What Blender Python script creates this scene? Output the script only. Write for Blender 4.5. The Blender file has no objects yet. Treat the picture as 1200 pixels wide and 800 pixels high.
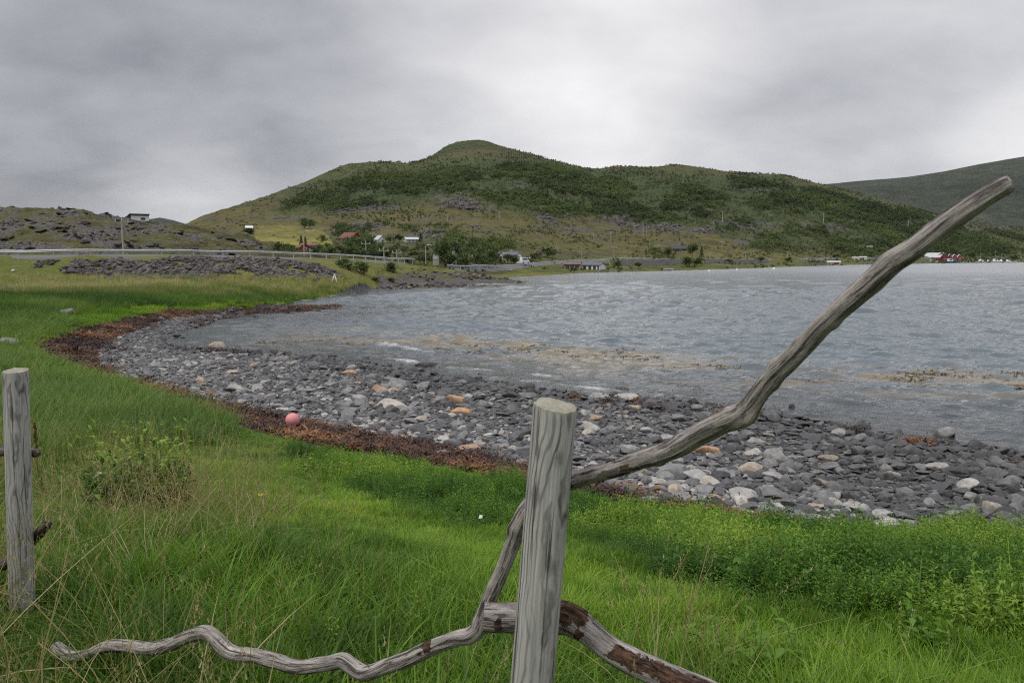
import bpy, bmesh, math, random
import numpy as np
from mathutils import Vector, Matrix, Euler

random.seed(7)
RNG = np.random.default_rng(11)
SC = bpy.context.scene
COL = SC.collection

# ------------------------------------------------------------------ camera
F = 1200 * 28.0 / 36.0                      # focal length in photo pixels
CAMZ = 5.0
TH = math.atan(100.0 / F)
cd = bpy.data.cameras.new('camera')
cam = bpy.data.objects.new('camera', cd)
COL.objects.link(cam)
cam.location = (0, 0, CAMZ)
cam.rotation_euler = (math.pi / 2 - TH, 0, 0)
cd.lens = 28; cd.sensor_width = 36
cd.clip_start = 0.05; cd.clip_end = 20000
cd.dof.use_dof = True
cd.dof.focus_distance = 4.5
cd.dof.aperture_fstop = 11.0
SC.camera = cam

# ------------------------------------------------------------------ light
SUN_EL, SUN_AZ = math.radians(52), math.radians(235)   # azimuth clockwise from +Y
wd = bpy.data.worlds.new('World'); SC.world = wd; wd.use_nodes = True
sun = bpy.data.lights.new('sun', 'SUN'); sun.energy = 1.3; sun.angle = math.radians(12); sun.color = (1.0, 0.96, 0.9)
so = bpy.data.objects.new('sun', sun); COL.objects.link(so)
so.location = (-40, -40, 80)
sdir = Vector((math.cos(SUN_EL) * math.sin(SUN_AZ), math.cos(SUN_EL) * math.cos(SUN_AZ), math.sin(SUN_EL)))
so.rotation_euler = sdir.to_track_quat('Z', 'Y').to_euler()
SC.view_settings.view_transform = 'Standard'
SC.view_settings.look = 'None'
SC.view_settings.exposure = 0.2
SC.view_settings.gamma = 1.0
SC.view_settings.use_curve_mapping = False
SC.cycles.max_bounces = 6
SC.cycles.diffuse_bounces = 3
SC.cycles.glossy_bounces = 3
SC.cycles.transmission_bounces = 4
SC.cycles.transparent_max_bounces = 6
SC.cycles.volume_bounces = 0
SC.cycles.caustics_reflective = False
SC.cycles.caustics_refractive = False
SC.cycles.use_denoising = False
SC.cycles.filter_width = 1.1


# ------------------------------------------------------------------ pixel <-> world helpers (photo pixels, 1200x800)
cT, sT = math.cos(TH), math.sin(TH)
def ray(px, py):
    x = (px - 600) / F; y = (400 - py) / F
    return np.array([x, cT + y * sT, -sT + y * cT])
def at(px, py, Y):
    d = ray(px, py); t = Y / d[1]
    return (d[0] * t, Y, CAMZ + d[2] * t)
def atz(px, py, z):
    d = ray(px, py); t = (z - CAMZ) / d[2]
    return (d[0] * t, d[1] * t, z)
def proj(x, y, z):
    zz = z - CAMZ
    dep = y * cT - zz * sT
    up = y * sT + zz * cT
    dep = np.where(dep > 0.05, dep, 0.05)
    return 600 + F * x / dep, 400 - F * up / dep

# ------------------------------------------------------------------ numpy noise
def _hash(ix, iy, seed):
    h = (ix.astype(np.int64) * 374761393 + iy.astype(np.int64) * 668265263 + seed * 1274126177) & 0xFFFFFFFF
    h = ((h ^ (h >> 13)) * 1274126177) & 0xFFFFFFFF
    h = h ^ (h >> 16)
    return (h & 0xFFFFFF) / float(0xFFFFFF)
def vnoise(x, y, seed=0):
    x = np.asarray(x, float); y = np.asarray(y, float)
    ix = np.floor(x); iy = np.floor(y)
    fx = x - ix; fy = y - iy
    fx = fx * fx * fx * (fx * (fx * 6 - 15) + 10); fy = fy * fy * fy * (fy * (fy * 6 - 15) + 10)
    a = _hash(ix, iy, seed); b = _hash(ix + 1, iy, seed); c = _hash(ix, iy + 1, seed); d = _hash(ix + 1, iy + 1, seed)
    return ((a * (1 - fx) + b * fx) * (1 - fy) + (c * (1 - fx) + d * fx) * fy) * 2 - 1
def fbm(x, y, oct=4, seed=0, gain=0.5):
    r = 0; a = 1.0; s = 0
    for i in range(oct):
        r = r + a * vnoise(x * 2 ** i + 17.3 * i, y * 2 ** i - 9.1 * i, seed + i); s += a; a *= gain
    return r / s
def sstep(a, b, x):
    t = np.clip((x - a) / (b - a), 0, 1)
    return t * t * (3 - 2 * t)
def interp(x, pts):
    return np.interp(x, [p[0] for p in pts], [p[1] for p in pts])

# ------------------------------------------------------------------ shore lines
W_PX = [(1700,665),(1500,615),(1350,577),(1200,541),(1130,528),(1050,513),(980,501),(930,494),(860,479),(800,473),(760,469),(690,463),
        (620,458),(560,449),(500,441),(440,429),(390,421),(330,414),(270,411),(215,408),(196,402),(205,393),(235,382),(275,371),(330,357),
        (385,347),(440,339.5),(500,337),(560,334.5),(590,333),(608,331.6)]
W_FAR = [(604,329.5),(575,327.5),(575,326),(600,325),(620,324),(650,322),(690,319.5),(760,318),(850,315.5),(930,312.5),(1000,310.3),(1100,308.6),(1200,307.5),(1330,306.5),(1600,306)]
G_PX = [(1700, 890, 1.2), (1500, 805, 1.1), (1350, 737, 1.0), (1200, 684, 1.0), (1100, 661, 1.0), (1000, 638, 1.0), (880, 614, 1.0), (740, 593, 1.0), (600, 564, 1.0), (500, 543, 1.0), (400, 528, 1.0), (330, 512, 1.0), (250, 488, 1.0), (190, 465, 1.0), (130, 448, 1.0), (80, 433, 1.0), (46, 417, 1.0), (40, 403, 1.0), (90, 386, 0.95), (150, 373, 0.85), (200, 363, 0.75), (270, 360, 0.6), (340, 361, 0.5), (400, 355.5, 0.45)]
K_PX = [(1700, 859, 0.95), (1500, 789, 0.95), (1350, 723, 0.92), (1200, 672, 0.92), (1100, 649, 0.92), (1000, 625, 0.92), (880, 600, 0.9), (740, 577, 0.88), (690, 568, 0.88), (600, 531, 0.86), (500, 510, 0.85), (400, 494, 0.85), (320, 480, 0.85), (250, 470, 0.84), (190, 455, 0.84), (140, 444, 0.84), (117, 426, 0.8), (114, 408, 0.75), (125, 397, 0.7), (150, 386, 0.65), (200, 371, 0.55), (270, 361.5, 0.42), (340, 355, 0.35), (395, 348.5, 0.3)]
W = np.array([atz(x, y, 0)[:2] for x, y in W_PX])
WF = np.array([atz(x, y, 0)[:2] for x, y in W_FAR])
G = np.array([atz(*p)[:2] for p in G_PX])
K = np.array([atz(*p)[:2] for p in K_PX])
def inpoly(x, y, P):
    x = np.asarray(x, float); y = np.asarray(y, float)
    r = np.zeros(x.shape, bool)
    n = len(P)
    for i in range(n):
        x0, y0 = P[i]; x1, y1 = P[(i + 1) % n]
        if y0 == y1: continue
        c = ((y0 > y) != (y1 > y)) & (x < (x1 - x0) * (y - y0) / (y1 - y0) + x0)
        r ^= c
    return r
def dline(x, y, P):
    x = np.asarray(x, float); y = np.asarray(y, float)
    best = np.full(x.shape, 1e18)
    for i in range(len(P) - 1):
        ax, ay = P[i]; bx, by = P[i + 1]
        dx, dy = bx - ax, by - ay
        t = np.clip(((x - ax) * dx + (y - ay) * dy) / (dx * dx + dy * dy), 0, 1)
        best = np.minimum(best, (x - ax - t * dx) ** 2 + (y - ay - t * dy) ** 2)
    return np.sqrt(best)
SEA = np.concatenate([W, WF, [[3000, 900], [3000, 5]]])
BEACH = np.concatenate([G, W[::-1][5:]])          # G right->left, then waterline back
WRACK = np.concatenate([G, K[::-1]])

# ------------------------------------------------------------------ terrain control points
CP = []
def cp(px, py, Y): CP.append(at(px, py, Y))
def cz(x, y, z): CP.append((x, y, z))
for p in W_PX[1:]: CP.append(atz(p[0], p[1], 0))
for p in W_FAR: CP.append(atz(p[0], p[1], 0))
for p in G_PX: CP.append(atz(*p))
# seabed off the near shore
for i in range(2, len(W) - 3, 2):
    t = W[i + 1] - W[i - 1]; n = np.array([t[1], -t[0]]); n /= np.linalg.norm(n)
    if inpoly(np.array([W[i][0] + n[0]]), np.array([W[i][1] + n[1]]), SEA)[0] == False: n = -n
    for d, z in ((5, -.35), (16, -1.1)):
        q = W[i] + n * d
        if inpoly(q[:1], q[1:], SEA)[0]: cz(q[0], q[1], z)
for x, y in ((40, 60), (10, 90), (60, 110), (20, 130), (120, 200), (60, 180), (200, 330), (300, 420), (120, 120), (60, 30), (100, 60), (400, 500), (250, 250)): cz(x, y, -4)
# near bank
for x, y, z in ((0, 0, 3.4), (0, 2.5, 3.36), (0, 5, 2.95), (0, 8, 2.3), (0, 11.5, 1.6), (-3.5, 0, 3.5), (-2.2, 3.3, 3.42), (-4, 5.5, 3.0), (-6, 8, 2.7), (-6, 12, 2.1), (-8, 16, 1.7),
                (4, 0, 3.3), (4, 4, 2.9), (5, 8, 2.0), (9, 5, 2.3), (10, 0, 3.0), (14, 3, 2.4), (18, -4, 3.0), (-8, 3, 3.5), (-10, 9, 2.8), (-14, 16, 2.2), (-18, 24, 1.8), (-26, 30, 1.9),
                (-13, 20, 1.6), (-30, 42, 1.8), (-40, 55, 1.8), (-30, 60, 1.5), (-20, 0, 3.8), (-8, -5, 3.7), (0, -5, 3.7), (8, -5, 3.5), (-24, 10, 3.4), (-36, 25, 2.8), (-60, 50, 2.6), (-5, -7, 3.8), (5, -7, 3.7)): cz(x, y, z)
# field and road embankment on the left
for p in ((0, 338, 84), (60, 337, 84), (130, 336, 85), (200, 335, 88), (270, 334, 93), (340, 333, 100), (400, 331, 110),
          (0, 328, 92), (100, 328.5, 92), (200, 328.5, 95), (300, 329, 102), (380, 329, 110), (420, 326, 116),
          (0, 303, 100), (100, 303, 99), (200, 302.5, 104), (300, 303, 113), (380, 306, 124), (430, 309, 136),
          (0, 299.5, 106), (100, 299, 106), (200, 299, 111), (300, 301, 121), (370, 303, 134), (430, 306.5, 150), (462, 308.5, 165),
          (0, 300, 118), (100, 300, 118), (200, 300, 124), (300, 302, 136), (370, 304, 150), (-150, 330, 95), (-150, 300, 106), (-300, 335, 100), (-300, 300, 112), (-150, 300, 120)): cp(*p)
# headland
for p in ((440, 328, 124), (470, 320, 135), (500, 318, 142), (430, 318, 128), (460, 311, 146), (500, 313, 152), (530, 321, 148), (560, 324, 150), (590, 327.5, 150), (520, 330, 138), (480, 331, 130), (545, 318, 172)): cp(*p)
# coast road line far side + shore strip
ROAD_PX = [(-260, 299.5, 104), (-100, 299.3, 101), (0, 299.2, 103), (100, 299, 104.5), (200, 299, 110), (300, 301, 120), (370, 303, 133), (430, 306.5, 150), (462, 309, 166), (500, 313.5, 178), (530, 315.3, 188), (560, 314.8, 202), (600, 312.5, 226), (640, 308.8, 256), (690, 306.3, 292), (760, 305.3, 335), (850, 304.6, 390), (950, 304, 455), (1020, 303.2, 525), (1100, 302.6, 610), (1200, 302, 720), (1330, 301.8, 820)]
for p in ROAD_PX[8:]: cp(*p)
for p in ((650, 316, 235), (700, 315, 252), (760, 313.5, 278), (850, 311.5, 320), (950, 309, 395), (1010, 307.5, 470), (1100, 306, 590), (1200, 305, 690), (600, 319, 212)): cp(*p)
# main hill, columns front to back
for px, L in ((60, ((292, 700), (291, 1100))), (140, ((288, 560), (288, 850), (289, 1150))), (185, ((280, 560), (284, 850), (288, 1150))), (230, ((285, 280), (264, 560), (273, 850), (281, 1150))), (262, ((247, 690), (257, 950), (266, 1200))), (300, ((235, 770), (246, 1020), (258, 1250))), (330, ((290, 220), (284, 260), (265, 450), (248, 600), (227, 800))),
              (380, ((294, 200), (286, 260), (270, 400), (255, 520), (228, 680), (207, 860))),
              (430, ((300, 185), (288, 260), (272, 380), (258, 480), (243, 560), (215, 720), (191, 900))),
              (480, ((300, 200), (286, 290), (268, 400), (252, 500), (236, 590), (210, 740), (192, 930))),
              (545, ((304, 205), (292, 270), (272, 370), (252, 480), (237, 560), (205, 720), (181, 900), (167, 1150))),
              (410, ((193, 900),)), (450, ((191, 930),)), (472, ((193, 960),)), (497, ((189, 1060),)), (510, ((181, 1110),)), (525, ((171, 1130),)), (565, ((166, 1150),)), (590, ((174, 1140), (183, 940))), (612, ((179, 1080),)), (665, ((193, 1020),)), (725, ((196, 1000),)), (790, ((194, 1000),)), (905, ((205, 930),)), (935, ((211, 910),)),
              (640, ((303, 280), (296, 320), (280, 400), (258, 500), (235, 600), (208, 760), (187, 980))),
              (700, ((298, 330), (282, 430), (262, 520), (240, 640), (215, 800), (199, 1000))),
              (760, ((302, 350), (290, 400), (270, 490), (250, 600), (225, 750), (198, 1000))),
              (830, ((299, 400), (285, 460), (268, 540), (245, 640), (220, 800), (199, 980))),
              (880, ((300, 430), (290, 470), (270, 560), (250, 650), (225, 790), (204, 950))),
              (960, ((300, 480), (292, 520), (275, 590), (250, 710), (220, 900))),
              (1040, ((300, 540), (296, 570), (280, 640), (260, 750), (240, 880))),
              (1120, ((299.5, 640), (294, 700), (278, 820), (259, 1000))),
              (1200, ((299, 740), (292, 820), (277, 1000), (268, 1150))),
              (1350, ((299, 800), (295, 900), (285, 1150))), (1600, ((299, 900), (294, 1100))),
              (100, ((297, 300), (294, 500))), (-100, ((296, 300), (292, 500))), (-350, ((292, 300), (285, 500)))):
    for py, Y in L: cp(px, py, Y)
for px in (-300, 0, 250, 450, 650, 850, 1050, 1250, 1500):
    cz((px - 600) / 938 * 1700, 1700, 30); cz((px - 600) / 938 * 2300, 2300, 8); cz((px - 600) / 938 * 5200, 5200, 8)
CP = np.array(CP)
def _uv(x, y):
    r = np.maximum(y + 9.0, 1.5)
    return np.stack([x / r * 2.2, np.log(r)], -1), r
_cu, _cr = _uv(CP[:, 0], CP[:, 1])
_keep = [0]
for i in range(1, len(_cu)):
    if np.min(np.sum((_cu[_keep] - _cu[i]) ** 2, 1)) > 1e-5: _keep.append(i)
_cu = _cu[_keep]; _cq = (CP[_keep, 2] - CAMZ) / _cr[_keep]
def _kern(r2): return 0.5 * r2 * np.log(r2 + 1e-12)
_n = len(_cu)
_A = np.zeros((_n + 3, _n + 3))
_A[:_n, :_n] = _kern(np.sum((_cu[:, None] - _cu[None]) ** 2, -1)) + np.eye(_n) * 2e-5
_A[:_n, _n] = 1; _A[:_n, _n + 1:] = _cu; _A[_n, :_n] = 1; _A[_n + 1:, :_n] = _cu.T
_w = np.linalg.solve(_A, np.concatenate([_cq, np.zeros(3)]))
def tps(x, y):
    x = np.asarray(x, float).ravel(); y = np.asarray(y, float).ravel()
    uv, r = _uv(x, y)
    out = np.empty(len(x))
    for s in range(0, len(x), 20000):
        a = uv[s:s + 20000]
        r2 = np.maximum(np.sum(a * a, 1)[:, None] + np.sum(_cu * _cu, 1)[None] - 2 * a @ _cu.T, 0)
        out[s:s + 20000] = _kern(r2) @ _w[:_n] + _w[_n] + a @ _w[_n + 1:]
    return out * r + CAMZ

KN_SKY = [(-700, 236), (-300, 232), (-100, 240), (0, 243), (14, 239), (30, 242), (90, 243), (112, 248), (140, 253), (165, 257), (200, 260), (226, 263), (250, 267), (280, 272), (310, 281), (340, 290), (372, 299), (420, 306), (500, 320)]
FH_SKY = [(820, 262), (900, 232), (960, 218.5), (1000, 215), (1060, 210), (1100, 204), (1140, 196), (1200, 186), (1300, 172), (1450, 163), (1700, 158)]
def height(x, y, detail=True, cls=False):
    x = np.asarray(x, float).ravel(); y = np.asarray(y, float).ravel()
    z = tps(x, y)
    ys = np.maximum(y, 1.0)
    px = 600 + 938 * x / ys
    z = np.where(y > 2200, np.clip(z, -5, 30), z)
    seam = inpoly(x, y, SEA); bea = inpoly(x, y, BEACH)
    z = np.where(seam & (y > 25), np.minimum(z, -0.02 - 0.0005 * y), z)
    z0 = z.copy()
    if detail:
        near = sstep(130, 60, y)
        land = ~(seam | bea)
        z = z + np.where(land, near * (0.10 * fbm(x * .45, y * .45, 3, 3) + 0.09 * sstep(40, 20, y) * np.abs(fbm(x * 1.25, y * 1.25, 3, 13)) + 0.10 * fbm(x * .12, y * .12, 2, 5)), near * 0.035 * fbm(x * .8, y * .8, 3, 8))
        far = sstep(170, 420, y)
        sky = sstep(980, 600, y) * .7 + .3
        hum = 5.0 * fbm(x / 75, y / 75, 5, 21, .55) + 2.4 * (1 - 2 * np.abs(fbm(x / 28, y / 34, 4, 31, .6)))
        dsh = np.clip((z0 - 2) / 14, 0, 1)
        z = z + far * hum * sky * dsh * np.clip(y / 650, .25, 1.15) * (y < 2300)
    cl = np.zeros(len(x), int)
    cl[seam | bea] = 1
    cl[(~(seam | bea)) & (y > 175 + 60 * sstep(500, 700, px))] = 3
    hd = inpoly(px, np.full(len(x), 0.0) + y, np.array([(440, 119), (500, 124), (560, 128), (612, 138), (618, 150), (600, 160), (560, 160), (520, 156), (480, 146), (455, 138), (440, 128)]))
    if detail:
        rk = 0.55 * np.abs(fbm(x / 5, y / 9, 4, 71, .6)) + .35 * (np.abs(fbm(x / 1.3, y / 2.2, 3, 73)) - .25)
        z = np.where(hd, np.maximum(z, .05) * .8 + rk * (.4 + .5 * np.clip(z, 0, 2)), z)
    cl[hd & (z0 > -0.4)] = 4
    # rocky knoll beyond the road
    Yr = 166.0
    y0 = interp(px, [(-700, 130), (0, 117), (100, 118), (200, 123), (300, 134), (370, 147), (500, 170)]) + 1.0
    zs = CAMZ + (300 - interp(px, KN_SKY)) / 938 * Yr
    Yr2 = np.maximum(Yr, y0 + 12)
    t = (y - y0) / (Yr2 - y0)
    shp = np.where(t < 1, np.clip(t, 0, 1) ** .75, np.exp(-np.clip((y - Yr2 - 12) / 28, 0, 9) ** 2))
    zk = 4.3 + (zs - 4.3) * shp
    if detail:
        w = np.clip(shp * 3, 0, 1) * np.clip((zs - 4.3) / 3, 0, 1)
        a = fbm(x / 9, y / 9 + zk * .25, 5, 41, .6)
        st = zk / 1.9 + .9 * fbm(x / 16, y / 10, 3, 47)
        ter = (np.floor(st) + sstep(.55, .95, st - np.floor(st)) - st) * 1.9
        zk = zk + w * (1.0 * a + .62 * ter + .5 * np.abs(fbm(x / 2.6, y / 2.6, 3, 45)) - .35)
    kn = (zk > z) & (px < 520) & (y > y0) & (y < 260)
    z = np.where(kn, zk, z); cl[kn] = 5
    # far mountain beyond the bay
    hs = CAMZ + (300 - interp(px, FH_SKY)) / 938 * 3700
    sh2 = sstep(2300, 3700, y) ** .8 * np.exp(-np.clip((y - 3700) / 900, 0, 9) ** 2)
    zf = 8 + (hs - 8) * sh2 * sstep(780, 960, px)
    if detail: zf = zf + sh2 * 16 * fbm(x / 260, y / 260, 5, 61, .55) * sstep(3700, 3000, y)
    hs3 = CAMZ + (300 - interp(px, [(-700, 285), (100, 268), (170, 257), (190, 254), (205, 257), (222, 262), (300, 275), (420, 300)])) / 938 * 3700
    zf3 = (hs3 - 8) * sh2 * (px < 420)
    zf = np.maximum(zf, zf3)
    fh = (zf > z) & (y > 2250)
    z = np.where(fh, zf, z); cl[fh | (y > 2250)] = 6
    return (z, cl) if cls else z
def h1(x, y): return float(height(np.array([x]), np.array([y]))[0])
_YS = np.geomspace(1.2, 2000, 1600)
def hit(px, py, dz=0.0):
    """first point of the terrain met by the sight line through a photo pixel"""
    d = ray(px, py); t = _YS / d[1]
    X = d[0] * t; Z = CAMZ + d[2] * t
    g = np.maximum(height(X, _YS), 0 if dz == 0 else -9)
    k = np.argmax(Z < g)
    if k == 0: k = len(_YS) - 1
    return Vector((X[k], _YS[k], max(g[k], 0)))

# ------------------------------------------------------------------ node helpers
def nd(nt, typ, ins=None, out=0, **props):
    n = nt.nodes.new(typ)
    for k, v in props.items(): setattr(n, k, v)
    for k, v in (ins or {}).items():
        s = n.inputs[k]
        if isinstance(v, bpy.types.NodeSocket): nt.links.new(v, s)
        elif isinstance(v, (tuple, list)) and s.type == 'RGBA' and len(v) == 3: s.default_value = (*v, 1)
        else: s.default_value = v
    return n if out is None else n.outputs[out]
def mth(nt, op, a, b=0.0, c=0.0, clamp=False):
    return nd(nt, 'ShaderNodeMath', {0: a, 1: b, 2: c}, operation=op, use_clamp=clamp)
def vmth(nt, op, a, b=(0, 0, 0)):
    n = nt.nodes.new('ShaderNodeVectorMath'); n.operation = op
    for i, v in ((0, a), (1, b)):
        if isinstance(v, bpy.types.NodeSocket): nt.links.new(v, n.inputs[i])
        else: n.inputs[i].default_value = v
    return n.outputs['Value'] if op in ('DOT_PRODUCT', 'LENGTH') else n.outputs[0]
def noise(nt, vec, scale, detail=4, rough=.55, dist=0.0, col=False):
    return nd(nt, 'ShaderNodeTexNoise', {'Vector': vec, 'Scale': scale, 'Detail': detail, 'Roughness': rough, 'Distortion': dist}, out=1 if col else 0)
def vor(nt, vec, scale, feature='F1', out=0):
    return nd(nt, 'ShaderNodeTexVoronoi', {'Vector': vec, 'Scale': scale}, out=out, feature=feature)
def ramp(nt, fac, stops, interp='LINEAR'):
    n = nt.nodes.new('ShaderNodeValToRGB'); n.color_ramp.interpolation = interp
    e = n.color_ramp.elements
    while len(e) < len(stops): e.new(.5)
    for el, (p, c) in zip(e, stops):
        el.position = p; el.color = (c, c, c, 1) if isinstance(c, (int, float)) else (*c[:3], 1)
    nt.links.new(fac, n.inputs[0])
    return n.outputs[0]
def mixc(nt, f, a, b, mode='MIX'):
    n = nt.nodes.new('ShaderNodeMix'); n.data_type = 'RGBA'; n.blend_type = mode
    for i, v in ((0, f), (6, a), (7, b)):
        if isinstance(v, bpy.types.NodeSocket): nt.links.new(v, n.inputs[i])
        elif isinstance(v, (tuple, list)): n.inputs[i].default_value = (*v[:3], 1)
        else: n.inputs[i].default_value = v
    return n.outputs[2]
def mapr(nt, v, a, b, c=0.0, d=1.0, typ='LINEAR'):
    return nd(nt, 'ShaderNodeMapRange', {'Value': v, 'From Min': a, 'From Max': b, 'To Min': c, 'To Max': d}, interpolation_type=typ)
def bump(nt, h, strength=.5, dist=.02, normal=None):
    ins = {'Height': h, 'Strength': strength, 'Distance': dist}
    if normal is not None: ins['Normal'] = normal
    return nd(nt, 'ShaderNodeBump', ins)
def scalev(nt, v, s): return vmth(nt, 'MULTIPLY', v, s)
MATS = {}
def newmat(name):
    m = bpy.data.materials.new(name); m.use_nodes = True
    nt = m.node_tree; b = nt.nodes['Principled BSDF']; MATS[name] = m
    b.inputs['Specular IOR Level'].default_value = .3
    return m, nt, b
def setin(nt, b, **kw):
    for k, v in kw.items():
        s = b.inputs[k.replace('_', ' ')]
        if isinstance(v, bpy.types.NodeSocket): nt.links.new(v, s)
        elif isinstance(v, (tuple, list)) and len(v) == 3 and s.type == 'RGBA': s.default_value = (*v, 1)
        else: s.default_value = v
def attr(nt, name, out=2, typ='GEOMETRY'):
    n = nt.nodes.new('ShaderNodeAttribute'); n.attribute_name = name; n.attribute_type = typ
    return n.outputs[out]
def objco(nt): return nd(nt, 'ShaderNodeTexCoord', out=3)
def poss(nt): return nd(nt, 'ShaderNodeNewGeometry', out=0)
def simple(name, col, rough=.7, var=.15, sc=3.0, metallic=0.0, spec=.3):
    m, nt, b = newmat(name)
    f = noise(nt, objco(nt), sc, 5, .6)
    c = mixc(nt, 1.0, col, ramp(nt, f, ((.25, 1 - var), (.75, 1 + var))), 'MULTIPLY')
    setin(nt, b, Base_Color=c, Roughness=rough, Metallic=metallic, Specular_IOR_Level=spec)
    return m

# ------------------------------------------------------------------ sky
def build_world():
    nt = wd.node_tree
    bg = nt.nodes['Background']; bg.inputs['Strength'].default_value = 0.1
    sky = nt.nodes.new('ShaderNodeTexSky'); sky.sky_type = 'NISHITA'; sky.sun_disc = False
    sky.sun_elevation = SUN_EL; sky.sun_rotation = SUN_AZ
    d = nd(nt, 'ShaderNodeTexCoord', out=0)
    d = vmth(nt, 'NORMALIZE', d)
    sep = nd(nt, 'ShaderNodeSeparateXYZ', {0: d}, out=None)
    zc = mth(nt, 'ADD', mth(nt, 'MAXIMUM', sep.outputs[2], 0.0), 0.42)
    comb = nd(nt, 'ShaderNodeCombineXYZ', {0: mth(nt, 'DIVIDE', sep.outputs[0], zc), 1: mth(nt, 'DIVIDE', sep.outputs[1], zc), 2: 0.0})
    n1 = noise(nt, vmth(nt, 'ADD', comb, (3.1, 1.7, 0)), 1.5, 4, .5, .15)
    n2 = noise(nt, vmth(nt, 'ADD', scalev(nt, comb, (1.0, 1.25, 1)), (8.3, 2.2, 0)), 4.2, 6, .52, .2)
    v = mth(nt, 'ADD', mth(nt, 'MULTIPLY', mth(nt, 'SUBTRACT', n1, .5), 2.0), mth(nt, 'MULTIPLY', mth(nt, 'SUBTRACT', n2, .5), 2.1))
    # thinner and thicker parts of the overcast
    def blob(px, py, width, amt):
        nonlocal v
        t = Vector(ray(px, py)).normalized()
        dot = vmth(nt, 'DOT_PRODUCT', d, tuple(t))
        a = mth(nt, 'ARCCOSINE', mth(nt, 'MINIMUM', dot, 1.0))
        g = mapr(nt, a, 0.0, width, amt, 0.0, 'SMOOTHERSTEP')
        v = mth(nt, 'ADD', v, g)
    blob(700, 110, .40, 1.45); blob(680, 130, .2, .35); blob(1080, 10, .42, .9); blob(1190, 170, .11, 1.5); blob(640, 0, .3, .5)
    blob(215, 250, .15, 1.5); blob(140, 120, .55, -1.0); blob(930, 150, .22, -1.0); blob(1120, 110, .14, -.6); blob(330, 60, .3, .2)
    blob(960, 80, .13, -.35); blob(420, 30, .2, .25)
    base = mapr(nt, v, -1.6, 2.6, 2.0, 8.8)
    tint = mixc(nt, mapr(nt, v, -1.2, 1.6), (.96, .97, 1.055), (1.0, .985, .995))
    zen = mapr(nt, sep.outputs[2], .28, .95, 1.0, 3.1)
    val = mth(nt, 'MULTIPLY', base, zen)
    cloud = mixc(nt, 1.0, tint, val, 'MULTIPLY')
    out = mixc(nt, .93, sky.outputs[0], cloud)
    # below the horizon: dim earth
    out = mixc(nt, mapr(nt, sep.outputs[2], -.06, -.01), (.6, .6, .6), out)
    nt.links.new(out, bg.inputs['Color'])
build_world()

# ------------------------------------------------------------------ object helpers
def tag(o, label=None, cat=None, group=None, kind=None):
    for k, v in (('label', label), ('category', cat), ('group', group), ('kind', kind)):
        if v: o[k] = v
    return o
def npmesh(name, V, Fq, mat=None, smooth=True, attrs=None, parent=None):
    """V (n,3) array, Fq (m,3|4) array -> linked mesh object"""
    me = bpy.data.meshes.new(name)
    V = np.ascontiguousarray(V, np.float32); Fq = np.ascontiguousarray(Fq, np.int32)
    k = Fq.shape[1]
    me.vertices.add(len(V)); me.vertices.foreach_set('co', V.ravel())
    me.loops.add(Fq.size); me.loops.foreach_set('vertex_index', Fq.ravel())
    me.polygons.add(len(Fq)); me.polygons.foreach_set('loop_start', np.arange(0, Fq.size, k, dtype=np.int32))
    me.polygons.foreach_set('use_smooth', np.full(len(Fq), smooth))
    me.update(calc_edges=True)
    for an, (typ, arr) in (attrs or {}).items():
        a = me.attributes.new(an, typ, 'POINT')
        a.data.foreach_set('color' if typ == 'FLOAT_COLOR' else ('vector' if typ == 'FLOAT_VECTOR' else 'value'), np.ascontiguousarray(arr, np.float32 if typ != 'INT' else np.int32).ravel())
    if mat: me.materials.append(mat)
    o = bpy.data.objects.new(name, me); 
    o.parent = parent
    return o
def link(o): COL.objects.link(o); return o
def grid_faces(nr, nc):
    i = np.arange(nr - 1)[:, None] * nc + np.arange(nc - 1)[None]
    return np.stack([i, i + 1, i + nc + 1, i + nc], -1).reshape(-1, 4)
def empty(name, loc=(0, 0, 0), rz=0, label=None, cat=None, group=None):
    o = bpy.data.objects.new(name, None); COL.objects.link(o); o.location = loc; o.rotation_euler = (0, 0, rz)
    o.empty_display_size = .2
    return tag(o, label, cat, group)
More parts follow.
